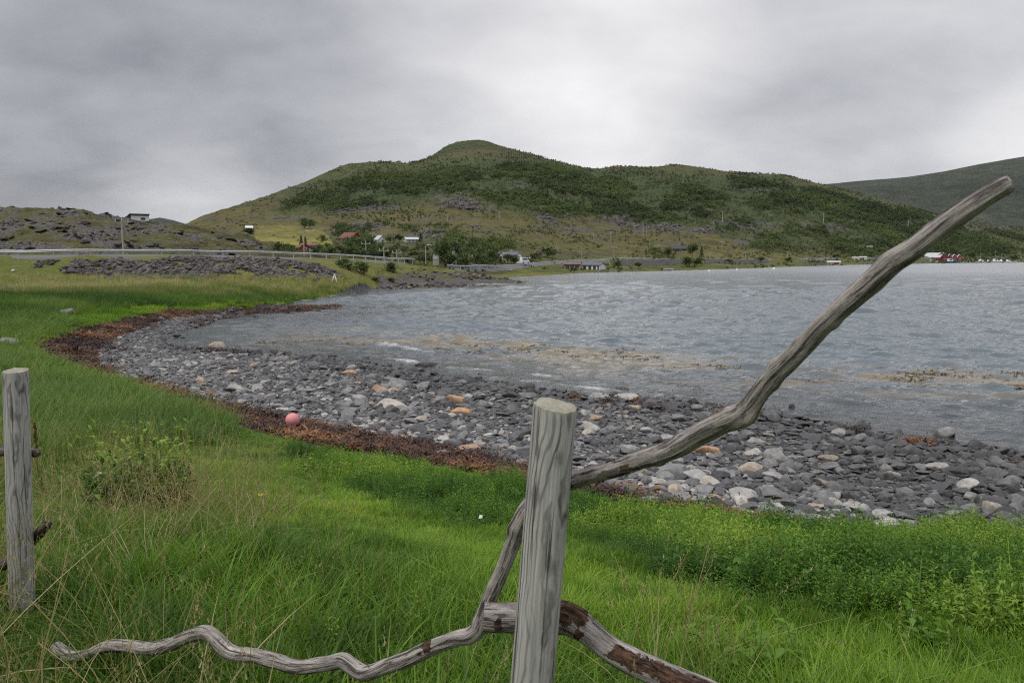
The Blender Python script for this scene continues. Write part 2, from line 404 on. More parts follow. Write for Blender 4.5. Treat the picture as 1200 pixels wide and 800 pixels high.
class MB:
    """collects shapes and links them as one mesh object"""
    def __init__(s): s.v = []; s.f = []
    def add(s, V, Fs):
        b = len(s.v); s.v += [tuple(p) for p in V]; s.f += [tuple(i + b for i in f) for f in Fs]; return s
    def box(s, x0, x1, y0, y1, z0, z1):
        return s.add([(x0, y0, z0), (x1, y0, z0), (x1, y1, z0), (x0, y1, z0), (x0, y0, z1), (x1, y0, z1), (x1, y1, z1), (x0, y1, z1)],
                     [(0, 3, 2, 1), (4, 5, 6, 7), (0, 1, 5, 4), (1, 2, 6, 5), (2, 3, 7, 6), (3, 0, 4, 7)])
    def prism(s, prof, a0, a1, axis='x'):
        n = len(prof)
        f = (lambda a, p: (a, p[0], p[1])) if axis == 'x' else ((lambda a, p: (p[0], a, p[1])) if axis == 'y' else (lambda a, p: (p[0], p[1], a)))
        V = [f(a0, p) for p in prof] + [f(a1, p) for p in prof]
        return s.add(V, [tuple(range(n))[::-1], tuple(range(n, 2 * n))] + [(i, (i + 1) % n, n + (i + 1) % n, n + i) for i in range(n)])
    def tube(s, pts, rad, n=8):
        pts = [Vector(p) for p in pts]
        if not isinstance(rad, (list, tuple)): rad = [rad] * len(pts)
        V = []; Fs = []
        for i, p in enumerate(pts):
            t = (pts[min(i + 1, len(pts) - 1)] - pts[max(i - 1, 0)]).normalized()
            u = t.orthogonal().normalized() if abs(t.z) > .9 else t.cross(Vector((0, 0, 1))).normalized()
            if abs(t.z) > .9: u = (Vector((1, 0, 0)) - t * t.x).normalized()
            w = t.cross(u)
            for k in range(n):
                a = 2 * math.pi * k / n
                V.append(p + (u * math.cos(a) + w * math.sin(a)) * rad[i])
        for i in range(len(pts) - 1):
            for k in range(n): Fs.append((i * n + k, i * n + (k + 1) % n, (i + 1) * n + (k + 1) % n, (i + 1) * n + k))
        Fs += [tuple(range(n))[::-1], tuple(range((len(pts) - 1) * n, len(pts) * n))]
        return s.add(V, Fs)
    def build(s, name, mat, parent=None, smooth=False, linkit=True):
        me = bpy.data.meshes.new(name); me.from_pydata(s.v, [], s.f)
        bm = bmesh.new(); bm.from_mesh(me); bmesh.ops.recalc_face_normals(bm, faces=bm.faces); bm.to_mesh(me); bm.free()
        if smooth: me.polygons.foreach_set('use_smooth', [True] * len(me.polygons))
        if mat: me.materials.append(mat)
        o = bpy.data.objects.new(name, me)
        if linkit: COL.objects.link(o)
        o.parent = parent
        return o

def scatter(name, protos, P, rot, scl, idx, tint, label=None, cat=None):
    """one stuff object: many small copies of the proto meshes standing on points P"""
    n = len(P)
    me = bpy.data.meshes.new(name)
    me.vertices.add(n); me.vertices.foreach_set('co', np.ascontiguousarray(P, np.float32).ravel())
    for an, typ, arr in (('rot', 'FLOAT_VECTOR', rot), ('scl', 'FLOAT_VECTOR', scl), ('idx', 'INT', idx), ('tint', 'FLOAT', tint)):
        a = me.attributes.new(an, typ, 'POINT')
        a.data.foreach_set('vector' if typ == 'FLOAT_VECTOR' else 'value', np.ascontiguousarray(arr, np.int32 if typ == 'INT' else np.float32).ravel())
    o = bpy.data.objects.new(name, me); COL.objects.link(o)
    ng = bpy.data.node_groups.new(name, 'GeometryNodeTree')
    ng.interface.new_socket('Geometry', in_out='INPUT', socket_type='NodeSocketGeometry')
    ng.interface.new_socket('Geometry', in_out='OUTPUT', socket_type='NodeSocketGeometry')
    gi = ng.nodes.new('NodeGroupInput'); go = ng.nodes.new('NodeGroupOutput')
    g2i = ng.nodes.new('GeometryNodeGeometryToInstance')
    for p in reversed(protos):      # a multi-input socket lists its newest link first
        oi = ng.nodes.new('GeometryNodeObjectInfo'); oi.inputs['Object'].default_value = p; oi.inputs['As Instance'].default_value = False
        ng.links.new(oi.outputs['Geometry'], g2i.inputs[0])
    iop = ng.nodes.new('GeometryNodeInstanceOnPoints'); iop.inputs['Pick Instance'].default_value = True
    ng.links.new(gi.outputs[0], iop.inputs['Points']); ng.links.new(g2i.outputs[0], iop.inputs['Instance'])
    for an, typ, sock in (('idx', 'INT', 'Instance Index'), ('rot', 'FLOAT_VECTOR', 'Rotation'), ('scl', 'FLOAT_VECTOR', 'Scale')):
        na = ng.nodes.new('GeometryNodeInputNamedAttribute'); na.data_type = typ; na.inputs['Name'].default_value = an
        src = na.outputs[0]
        if sock == 'Rotation':
            er = ng.nodes.new('FunctionNodeEulerToRotation'); ng.links.new(src, er.inputs[0]); src = er.outputs[0]
        ng.links.new(src, iop.inputs[sock])
    ng.links.new(iop.outputs[0], go.inputs[0])
    md = o.modifiers.new('scatter', 'NODES'); md.node_group = ng
    o['kind'] = 'stuff'
    return tag(o, label, cat)

# ------------------------------------------------------------------ materials of the setting
def ground_mat():
    m, nt, b = newmat('turf_soil')
    p = poss(nt)
    c = attr(nt, 'cover', 0)
    n1 = noise(nt, p, 2.2, 6, .65); n2 = noise(nt, p, 14, 4, .6)
    c = mixc(nt, 1.0, c, ramp(nt, n1, ((.3, .6), (.7, 1.35))), 'MULTIPLY')
    c = mixc(nt, 1.0, c, ramp(nt, n2, ((.3, .75), (.7, 1.25))), 'MULTIPLY')
    setin(nt, b, Base_Color=c, Roughness=.9, Specular_IOR_Level=.1, Normal=bump(nt, mth(nt, 'ADD', n1, mth(nt, 'MULTIPLY', n2, .4)), .7, .15))
    return m
def hill_mat(name, s1, s2, bd):
    m, nt, b = newmat(name)
    p = poss(nt)
    c = attr(nt, 'cover', 0); rk = attr(nt, 'rock', 2)
    n1 = noise(nt, p, s1, 6, .7); n2 = noise(nt, p, s2, 5, .65)
    v = vor(nt, p, s2 * 1.3)
    dark = ramp(nt, n1, ((.28, .45), (.5, 1.0), (.72, 1.5)))
    c = mixc(nt, 1.0, c, dark, 'MULTIPLY')
    c = mixc(nt, 1.0, c, ramp(nt, n2, ((.3, .6), (.7, 1.4))), 'MULTIPLY')
    rc = mixc(nt, n2, (.055, .05, .047), (.20, .182, .17))
    rc = mixc(nt, 1.0, rc, ramp(nt, v, ((0.0, 1.3), (.6, .5))), 'MULTIPLY')
    rf = mapr(nt, mth(nt, 'ADD', rk, mth(nt, 'MULTIPLY', mth(nt, 'SUBTRACT', n1, .5), 1.5)), .42, .58)
    c = mixc(nt, rf, c, rc)
    setin(nt, b, Base_Color=c, Roughness=.92, Specular_IOR_Level=.12, Normal=bump(nt, mth(nt, 'ADD', n1, mth(nt, 'MULTIPLY', v, .5)), .8, bd))
    return m
def beach_mat():
    m, nt, b = newmat('shingle_bed')
    p = poss(nt)
    wr = attr(nt, 'wrack', 2); wet = attr(nt, 'wet', 2)
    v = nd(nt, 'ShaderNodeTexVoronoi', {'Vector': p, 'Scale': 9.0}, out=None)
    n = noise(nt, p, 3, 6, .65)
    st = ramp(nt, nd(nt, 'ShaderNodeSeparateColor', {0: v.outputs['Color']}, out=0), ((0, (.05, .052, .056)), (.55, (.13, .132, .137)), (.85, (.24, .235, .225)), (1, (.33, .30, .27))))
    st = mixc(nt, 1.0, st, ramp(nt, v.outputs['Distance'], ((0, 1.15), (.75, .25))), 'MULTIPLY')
    wk = mixc(nt, noise(nt, p, 7, 5, .7), (.03, .014, .008), (.20, .085, .032))
    wk = mixc(nt, mapr(nt, noise(nt, p, .55, 3), .42, .62), wk, mixc(nt, n, (.02, .013, .01), (.07, .045, .03)))
    f = mapr(nt, mth(nt, 'ADD', wr, mth(nt, 'MULTIPLY', mth(nt, 'SUBTRACT', n, .5), .9)), .45, .55)
    c = mixc(nt, f, st, wk)
    c = mixc(nt, mth(nt, 'MULTIPLY', wet, .55), c, (.02, .02, .018))
    setin(nt, b, Base_Color=c, Roughness=mapr(nt, wet, 0, 1, .85, .3), Normal=bump(nt, mth(nt, 'ADD', mth(nt, 'MULTIPLY', v.outputs['Distance'], -1.0), n), .8, .06))
    return m
def water_mat():
    m, nt, b = newmat('sea_water')
    nt.nodes.remove(b); out = nt.nodes['Material Output']
    p = poss(nt)
    dep = attr(nt, 'depth', 2); foam = attr(nt, 'foam', 2); kelp = attr(nt, 'kelp', 2)
    dist = vmth(nt, 'LENGTH', p)
    # ripples, elongated along the crests
    pr = nd(nt, 'ShaderNodeMapping', {'Vector': p, 'Rotation': (0, 0, .28), 'Scale': (.55, 1.25, 1)})
    w1 = noise(nt, pr, 1.5, 3, .6, .3); w2 = noise(nt, pr, 5.5, 4, .6, .3); w3 = noise(nt, pr, .33, 3, .55); w4 = noise(nt, pr, 15, 3, .6)
    hgt = mth(nt, 'ADD', mth(nt, 'MULTIPLY', w1, .075), mth(nt, 'ADD', mth(nt, 'ADD', mth(nt, 'MULTIPLY', w2, .032), mth(nt, 'MULTIPLY', w4, .009)), mth(nt, 'MULTIPLY', w3, .07)))
    bn = bump(nt, hgt, 1.0, 1.0)
    calm = mapr(nt, dist, 15, 50, .75, 1.0)
    bn = nd(nt, 'ShaderNodeBump', {'Height': hgt, 'Strength': calm, 'Distance': 1.0})
    fr = nd(nt, 'ShaderNodeFresnel', {'IOR': 1.333, 'Normal': bn})
    body = mixc(nt, w3, (.058, .080, .092), (.080, .106, .120))
    body = mixc(nt, mth(nt, 'MULTIPLY', kelp, .85), body, (.20, .15, .075))
    dif = nd(nt, 'ShaderNodeBsdfDiffuse', {'Color': body})
    trn = nd(nt, 'ShaderNodeBsdfTransparent', {'Color': (.72, .78, .76)})
    cl = mapr(nt, dep, .02, .9, .05, 1.0)
    under = nd(nt, 'ShaderNodeMixShader', {0: cl, 1: trn, 2: dif})
    gl = nd(nt, 'ShaderNodeBsdfGlossy', {'Roughness': mapr(nt, dist, 20, 300, .07, .22), 'Color': (1, 1, 1), 'Normal': bn})
    sh = nd(nt, 'ShaderNodeMixShader', {0: mth(nt, 'MINIMUM', fr, 1.0), 1: under, 2: gl})
    fm = nd(nt, 'ShaderNodeBsdfDiffuse', {'Color': (.72, .74, .75)})
    fn = noise(nt, scalev(nt, pr, (1.0, 1.6, 1)), 7.5, 6, .75)
    ff = mapr(nt, mth(nt, 'ADD', foam, mth(nt, 'MULTIPLY', mth(nt, 'SUBTRACT', fn, .5), 2.4)), .55, 1.15, 0.0, .62)
    ff = mth(nt, 'MULTIPLY', ff, mapr(nt, foam, .02, .2))
    sh = nd(nt, 'ShaderNodeMixShader', {0: ff, 1: sh, 2: fm})
    nt.links.new(sh, out.inputs[0])
    return m

# ------------------------------------------------------------------ the terrain sheet
def cover_colors(x, y, z, px, py, cl):
    """ground cover per vertex: (rgb, rock amount)"""
    n = len(x)
    nA = fbm(x / 55, y / 70, 4, 101); nB = fbm(x / 17, y / 22, 4, 111); nC = fbm(px / 46, py / 11, 4, 121)
    heath = np.array([.072, .064, .026]); olive = np.array([.052, .066, .021]); moss = np.array([.13, .145, .03])
    t = np.clip(.5 + nA + .6 * nB, 0, 1)[:, None]
    c = heath * (1 - t) + olive * t
    rock = -.10 + .42 * np.clip(nB, -1, 1) + .28 * nC
    def band(pts, half, soft=6):
        yy = interp(px, pts); hh = interp(px, half) if isinstance(half, list) else half
        return sstep(hh + soft, hh - soft * .3, np.abs(py - yy + 5 * nC))
    hill = cl == 3
    # yellow-green hay field on the left flank and meadows above the shore
    fld = inpoly(px + 4 * nB, py + 1.2 * nB, np.array([(300, 264), (330, 263), (375, 266), (388, 280), (392, 288), (330, 292), (296, 282)])) & hill
    c[fld] = np.array([.18, .17, .042]) * (1 + .2 * nB[fld])[:, None]; rock[fld] = -.6
    mdw = hill & (py > interp(px, [(600, 302), (700, 300), (860, 297), (1000, 296), (1200, 297)])) & (px > 590)
    c[mdw] = np.array([.085, .092, .026]) * (1 + .3 * nB[mdw])[:, None]; rock[mdw] -= .25
    ter = sstep(6, -2, np.abs(py - interp(px, [(440, 262), (500, 256), (560, 266), (640, 276), (760, 284), (860, 288)])) - 14) * hill
    c = c * (1 - .6 * ter[:, None]) + np.array([.100, .086, .030]) * .6 * ter[:, None]; rock -= .12 * ter
    wup = interp(px, [(300, 300), (330, 236), (380, 214), (430, 198), (500, 196), (545, 190), (600, 184), (650, 194), (700, 200), (760, 200), (830, 204), (900, 210), (950, 218), (1050, 243), (1150, 268), (1300, 285)])
    wlo = interp(px, [(300, 240), (330, 249), (400, 248), (480, 238), (545, 224), (600, 246), (660, 254), (700, 252), (760, 262), (820, 264), (880, 290), (960, 298), (1050, 300), (1150, 299), (1250, 299)])
    und = (sstep(-8, 8, py - wup) * sstep(9, -7, py - wlo) * np.clip(.75 + .8 * nC + .5 * nB, .15, 1) * hill)[:, None]
    c = c * (1 - und) + np.array([.036, .052, .018]) * und; rock -= .10 * und[:, 0]
    # scree bands
    scr = np.maximum.reduce([
        band([(300, 256), (400, 250), (480, 243), (545, 233), (600, 236)], [(300, 0), (420, 2.5), (500, 6), (545, 16), (580, 12), (620, 0)]) * (px < 640),
        band([(600, 222), (650, 221), (680, 224)], [(590, 0), (610, 5), (660, 6), (690, 0)]),
        band([(640, 256), (690, 256), (720, 258), (760, 268)], [(630, 3), (690, 8), (730, 8), (770, 3)]),
        band([(760, 268), (830, 266), (880, 268), (930, 262)], [(750, 6), (820, 10), (870, 6), (950, 3)]),
        band([(845, 285), (900, 283)], [(840, 0), (860, 6), (890, 6), (910, 0)]),
        band([(900, 250), (1000, 268), (1100, 274), (1200, 270)], [(880, 0), (930, 16), (1050, 18), (1200, 10)]) * .55,
        band([(690, 282), (740, 280)], [(690, 0), (700, 7), (730, 6), (750, 0)]),
        band([(480, 282), (540, 288)], [(470, 0), (490, 9), (530, 9), (560, 0)]) * .6,
    ])
    rock = rock + .62 * scr * hill
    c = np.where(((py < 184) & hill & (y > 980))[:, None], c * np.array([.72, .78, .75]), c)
    # knoll
    k = cl == 5
    kn = fbm(x / 6, y / 6 + z * .5, 4, 131)
    c[k] = (np.array([.058, .050, .024]) * (1 - np.clip(.5 + kn[k], 0, 1))[:, None] + np.array([.095, .105, .026]) * np.clip(.5 + kn[k], 0, 1)[:, None])
    rock[k] = .46 + .5 * kn[k]
    h = cl == 4
    rock[h] = .62 + .35 * kn[h] - .35 * np.clip(z[h] - 1.6, 0, 1.2); c[h] = np.array([.10, .105, .03])
    # far mountain
    f = cl == 6
    fn = fbm(x / 300, y / 300, 5, 141)
    c[f] = np.array([.030, .036, .022]) * (1 + .35 * fn[f])[:, None]; rock[f] = .12 + .3 * fn[f]
    # near turf
    g = cl == 0
    t = np.clip(.5 + fbm(x / 3, y / 3, 3, 151), 0, 1)
    c[g] = (np.array([.045, .085, .012]) * (1 - t[g])[:, None] + np.array([.075, .13, .018]) * t[g][:, None])
    fl = g & (y > 75); tt = np.clip(.5 + 1.2 * fbm(x[fl] / 9, y[fl] / 5, 3, 153), 0, 1)[:, None]
    c[fl] = np.array([.085, .10, .022]) * (1 - tt) + np.array([.13, .125, .035]) * tt
    rock[g] = -1
    return np.clip(c, .004, 1), rock

def terrain():
    # rows: finer where the road, the knoll and the shore lie
    rr = [2.2]
    while rr[-1] < 6500:
        r = rr[-1]
        f = .016 if r < 20 else (.011 if r < 80 else (.006 if r < 190 else (.0085 if r < 1250 else .03)))
        rr.append(r * (1 + f))
    rr = np.array(rr); nc = 860
    u = np.linspace(-1.12, 1.12, nc)
    X = rr[:, None] * u[None]; Y = np.repeat(rr[:, None] - 9.0, nc, 1)
    x = X.ravel(); y = Y.ravel()
    z, cl = height(x, y, True, True)
    px, py = proj(x, y, z)
    py = np.where(y > 1, py, 900); px = np.where(y > 1, px, 600)
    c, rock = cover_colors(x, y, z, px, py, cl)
    wr = inpoly(x, y, WRACK).astype(float)
    dW = dline(x, y, W)
    bea = inpoly(x, y, BEACH)
    strand = bea & (dW < 1.3) & (px > 225) & (px < 400) & (y > 40)
    wr = np.maximum(wr * (1 - .5 * sstep(720, 820, px) * (.5 + fbm(x, y, 2, 9))), strand * .8)
    wet = np.where(cl == 1, np.where(bea, sstep(2.2, .4, dW), 1.0), 0)
    quads = grid_faces(len(rr), nc)
    fc = cl[quads]
    fcl = np.where((fc == 1).sum(1) >= 2, 1, fc.max(1))
    V = np.stack([x, y, z], -1)
    rgba = np.concatenate([c, np.ones((len(c), 1))], 1)
    mats = {0: ground_mat(), 1: beach_mat(), 3: hill_mat('hill_heath', .11, .7, 1.2), 4: hill_mat('shore_rock', .35, 2.2, .3), 5: hill_mat('knoll_rock', .3, 1.8, .4), 6: hill_mat('mountain_heath', .012, .07, 6)}
    names = {0: 'ground', 1: 'beach', 3: 'hill', 4: 'rocky_shore', 5: 'rocky_knoll', 6: 'far_mountain'}
    res = {}
    for k in names:
        q = quads[fcl == k]
        if not len(q): continue
        used = np.unique(q); remap = np.zeros(len(V), np.int32); remap[used] = np.arange(len(used))
        o = npmesh(names[k], V[used], remap[q], mats[k], True, {'cover': ('FLOAT_COLOR', rgba[used]), 'rock': ('FLOAT', rock[used]), 'wrack': ('FLOAT', wr[used]), 'wet': ('FLOAT', wet[used])})
        link(o); o['kind'] = 'structure'; res[names[k]] = o
    return dict(x=x, y=y, z=z, px=px, py=py, cl=cl, rock=rock, shape=X.shape)
T = terrain()

# ------------------------------------------------------------------ the sea
def sea():
    pys = np.concatenate([np.arange(760, 420, -.9), np.arange(420, 306, -.42), [305.5, 305, 304.5, 304, 303.5, 303, 302.5, 302, 301.5]])
    nc = 620
    d = np.array([ray(600, p) for p in pys]); t = -CAMZ / d[:, 2]; Yr = d[:, 1] * t
    u = np.linspace(-.52, 1.05, nc)
    Y = np.repeat(Yr[:, None], nc, 1); X = (Yr[:, None] + 6) * u[None]
    x = X.ravel(); y = Y.ravel()
    dy = np.abs(np.gradient(Yr)); dy = np.repeat(dy[:, None], nc, 1).ravel()
    dx = (Y.ravel() + 6) * (u[1] - u[0])
    rng = np.random.default_rng(5)
    z = np.zeros(len(x)); gx = fbm(x / 11, y / 16, 3, 200)
    for i in range(46):
        lam = .45 * 1.085 ** i; k = 2 * math.pi / lam
        th = rng.normal(1.30, .55)
        a = .011 * lam ** .9 if lam < 1.6 else .011 * 1.6 ** .9 * (1.6 / lam) ** .75
        kx, ky = math.cos(th) * k, math.sin(th) * k
        # drop what the sheet cannot carry at that distance
        okf = sstep(2.2, 3.6, lam / np.maximum(dy * max(abs(math.sin(th)), .6), dx * abs(math.cos(th)) + 1e-3))
        ph = kx * x + ky * y + rng.uniform(0, 6.28)
        s = np.sin(ph + .5 * np.sin(ph))
        if lam > 1.6: a = a + .0085 * lam ** .8 * (1 if lam < 7 else (7 / lam) ** 1.6) * sstep(28, 105, y)
        z += a * s * okf * (.7 + .9 * np.clip(.5 + gx, 0, 1))
    g = height(x, y, False)
    dW = dline(x, y, W)
    inside = inpoly(x, y, SEA)
    z *= np.where(inside, np.clip(.22 + dW / 13, 0, 1), .15)
    # small breaking waves running along the beach
    foam = np.zeros(len(x))
    pxs, pys_ = proj(x, y, np.zeros(len(x)))
    def crest(pts, h, wid, f):
        nonlocal z, foam
        P = np.array([atz(a, b, 0)[:2] for a, b in pts])
        dd = dline(x, y, P); m = np.exp(-(dd / wid) ** 2) * (.5 + .8 * np.clip(fbm(x / 1.3, y / 1.3, 3, 205) + .4, 0, 1))
        z = z + h * m; foam = np.maximum(foam, f * m)
    crest([(430, 398), (452, 405), (475, 409), (515, 416)], .16, .6, .8)
    crest([(440, 418), (480, 424), (530, 431), (600, 437), (640, 441)], .07, .5, .8)
    crest([(560, 441), (640, 449), (700, 456), (770, 463)], .05, .45, .72)
    crest([(700, 440), (800, 452), (900, 470), (1000, 487), (1090, 503)], .05, .6, .42)
    crest([(930, 493), (1050, 511), (1130, 525), (1200, 536)], .03, .3, .42)
    crest([(335, 356), (388, 346.5), (440, 339.3)], .05, .9, .75)
    crest([(555, 334.3), (575, 334), (590, 333.2)], .3, 2.2, .95)
    crest([(606, 331.5), (613, 331.3)], .3, 1.6, .7)
    sh = np.where(inside, np.exp(-dW / .35), 0) * (.35 + .5 * fbm(x / 2.2, y / 2.2, 3, 207))
    foam = np.maximum(foam, sh * .95)
    dep = np.where(inside, np.maximum(-g, 0) + .02, 0) 
    band = sstep(26, 5, np.abs(pys_ - interp(pxs, [(150, 395), (480, 404), (700, 425), (900, 440), (1200, 452)]))) * sstep(240, 420, pxs)
    kelp = np.clip(band * (1.7 * fbm(x / 3.6, y / 1.3, 4, 211) + .34 + .3 * fbm(x / 14, y / 8, 2, 213)), 0, 1)
    quads = grid_faces(len(pys), nc)
    o = npmesh('water', np.stack([x, y, z], -1), quads, water_mat(), True, {'depth': ('FLOAT', dep), 'foam': ('FLOAT', foam), 'kelp': ('FLOAT', kelp)})
    link(o); o['kind'] = 'structure'
sea()

# ------------------------------------------------------------------ materials of things
def rock_mat(name, stops, wetness=0.0):
    m, nt, b = newmat(name)
    t = attr(nt, 'tint', 2, 'INSTANCER')
    o = objco(nt)
    n1 = noise(nt, o, 2.2, 6, .68, .4); n2 = noise(nt, o, 9, 4, .6)
    vein = noise(nt, scalev(nt, o, (1, 1.4, 6)), 1.6, 4, .6, 1.2)
    c = ramp(nt, t, stops)
    c = mixc(nt, 1.0, c, ramp(nt, n1, ((.28, .62), (.5, 1.0), (.75, 1.35))), 'MULTIPLY')
    c = mixc(nt, 1.0, c, ramp(nt, vein, ((.3, .8), (.55, 1.0), (.72, 1.3))), 'MULTIPLY')
    hz = nd(nt, 'ShaderNodeSeparateXYZ', {0: poss(nt)}, out=2)
    w = mapr(nt, mth(nt, 'ADD', hz, mth(nt, 'MULTIPLY', n1, .25)), .16, .42, 1.0, 0.0)
    if wetness: c = mixc(nt, mth(nt, 'MULTIPLY', w, wetness), c, (.016, .016, .015))
    setin(nt, b, Base_Color=c, Roughness=mapr(nt, w, 0, 1, .78, .35 if wetness else .78), Normal=bump(nt, mth(nt, 'ADD', n1, mth(nt, 'MULTIPLY', n2, .4)), .55, .05))
    return m
M_STONE = rock_mat('beach_stone', ((0, (.050, .050, .052)), (.30, (.12, .12, .121)), (.58, (.235, .231, .226)), (.78, (.40, .385, .355)), (.86, (.34, .295, .235)), (.93, (.36, .235, .155)), (1, (.42, .255, .15))), .75)
M_RUBBLE = rock_mat('broken_rock', ((0, (.040, .035, .032)), (.6, (.10, .09, .082)), (1, (.23, .21, .19))))

def veg_mat(name, stops, var=.3, trans=.35, back=None, rough=.55):
    m, nt, b = newmat(name)
    t = attr(nt, 'tint', 2, 'INSTANCER'); bl = attr(nt, 'bl', 2)
    c = ramp(nt, mth(nt, 'ADD', t, mth(nt, 'MULTIPLY', mth(nt, 'SUBTRACT', bl, .5), var), clamp=True), stops)
    setin(nt, b, Base_Color=c, Roughness=rough, Specular_IOR_Level=.25)
    out = nt.nodes['Material Output']
    tr = nd(nt, 'ShaderNodeBsdfTranslucent', {'Color': mixc(nt, 1.0, c, (1.15, 1.2, .7), 'MULTIPLY')})
    nt.links.new(nd(nt, 'ShaderNodeMixShader', {0: trans, 1: b.outputs[0], 2: tr}), out.inputs[0])
    return m
M_GRASS = veg_mat('green_grass', ((0, (.042, .088, .010)), (.35, (.096, .185, .016)), (.7, (.175, .30, .026)), (1, (.29, .36, .055))))
M_LYME = veg_mat('bluish_grass', ((0, (.05, .10, .022)), (.5, (.115, .195, .036)), (1, (.26, .29, .09))))
M_DRY = veg_mat('dry_grass', ((0, (.14, .15, .04)), (.5, (.30, .25, .11)), (1, (.45, .37, .22))), .5, .25)
M_HERB = veg_mat('weed_leaves', ((0, (.022, .058, .010)), (.35, (.055, .13, .016)), (.7, (.115, .22, .025)), (1, (.22, .32, .045))), .5, .3)
M_TREE = veg_mat('birch_leaves', ((0, (.036, .055, .018)), (.5, (.070, .102, .029)), (1, (.115, .145, .042))), .5, .25)
M_WEEDSEA = veg_mat('washed_up_seaweed', ((0, (.020, .010, .007)), (.4, (.075, .030, .014)), (.75, (.15, .062, .024)), (1, (.24, .12, .045))), .6, .1, rough=.4)
M_KELP = veg_mat('floating_kelp', ((0, (.12, .082, .030)), (1, (.31, .23, .095))), .5, .1, rough=.25)
M_BARK = simple('tree_bark', (.16, .14, .12), .9, .4, 4)

def wood_mat(name, base, dark, streak, bark=False, green=0.0):
    m, nt, b = newmat(name)
    wc = attr(nt, 'wood', 1)
    s = nd(nt, 'ShaderNodeSeparateXYZ', {0: wc}, out=None)
    st = noise(nt, scalev(nt, wc, (1, 1, .07)), streak, 7, .68, .5)
    st2 = noise(nt, scalev(nt, wc, (1, 1, .03)), streak * 3.4, 4, .6, .2)
    n = noise(nt, wc, 14, 5, .65)
    crack = ramp(nt, st, ((.38, 0.0), (.45, 1.0)))
    c = mixc(nt, ramp(nt, st, ((.32, 0.0), (.66, 1.0))), dark, base)
    c = mixc(nt, 1.0, c, ramp(nt, st2, ((.3, .68), (.7, 1.3))), 'MULTIPLY')
    c = mixc(nt, 1.0, c, ramp(nt, n, ((.28, .7), (.72, 1.25))), 'MULTIPLY')
    pale = mapr(nt, noise(nt, scalev(nt, wc, (1, 1, .3)), 26, 4, .6), .52, .72)
    c = mixc(nt, mth(nt, 'MULTIPLY', pale, .45), c, (.52, .49, .46))
    pit = vor(nt, scalev(nt, wc, (1, 1, .22)), 85)
    c = mixc(nt, mth(nt, 'MULTIPLY', mapr(nt, pit, .20, .08), .7), c, (.035, .027, .022))
    hgt = mth(nt, 'ADD', mth(nt, 'MULTIPLY', crack, 1.3), mth(nt, 'ADD', st2, mth(nt, 'MULTIPLY', n, .9)))
    if green:
        gz = mth(nt, 'MULTIPLY', mapr(nt, n, .42, .62), green)
        c = mixc(nt, gz, c, (.17, .19, .11))
    if bark:
        bk = attr(nt, 'bark', 2)
        f = mapr(nt, mth(nt, 'ADD', bk, mth(nt, 'MULTIPLY', mth(nt, 'SUBTRACT', noise(nt, wc, 48, 6, .75), .5), 1.9)), .46, .54)
        c = mixc(nt, f, c, mixc(nt, ramp(nt, noise(nt, scalev(nt, wc, (1, 1, .35)), 110, 5, .75), ((.38, 0), (.62, 1))), (.010, .006, .004), (.13, .072, .045)))
        hgt = mth(nt, 'ADD', hgt, mth(nt, 'MULTIPLY', f, mth(nt, 'ADD', .8, noise(nt, wc, 80, 4, .7))))
    setin(nt, b, Base_Color=c, Roughness=.85, Specular_IOR_Level=.2, Normal=bump(nt, hgt, 1.0, .0045))
    return m
M_DRIFT = wood_mat('weathered_driftwood', (.40, .365, .335), (.07, .056, .047), 115, True)
M_STICK = wood_mat('dark_driftwood', (.17, .14, .115), (.04, .03, .022), 115, True)
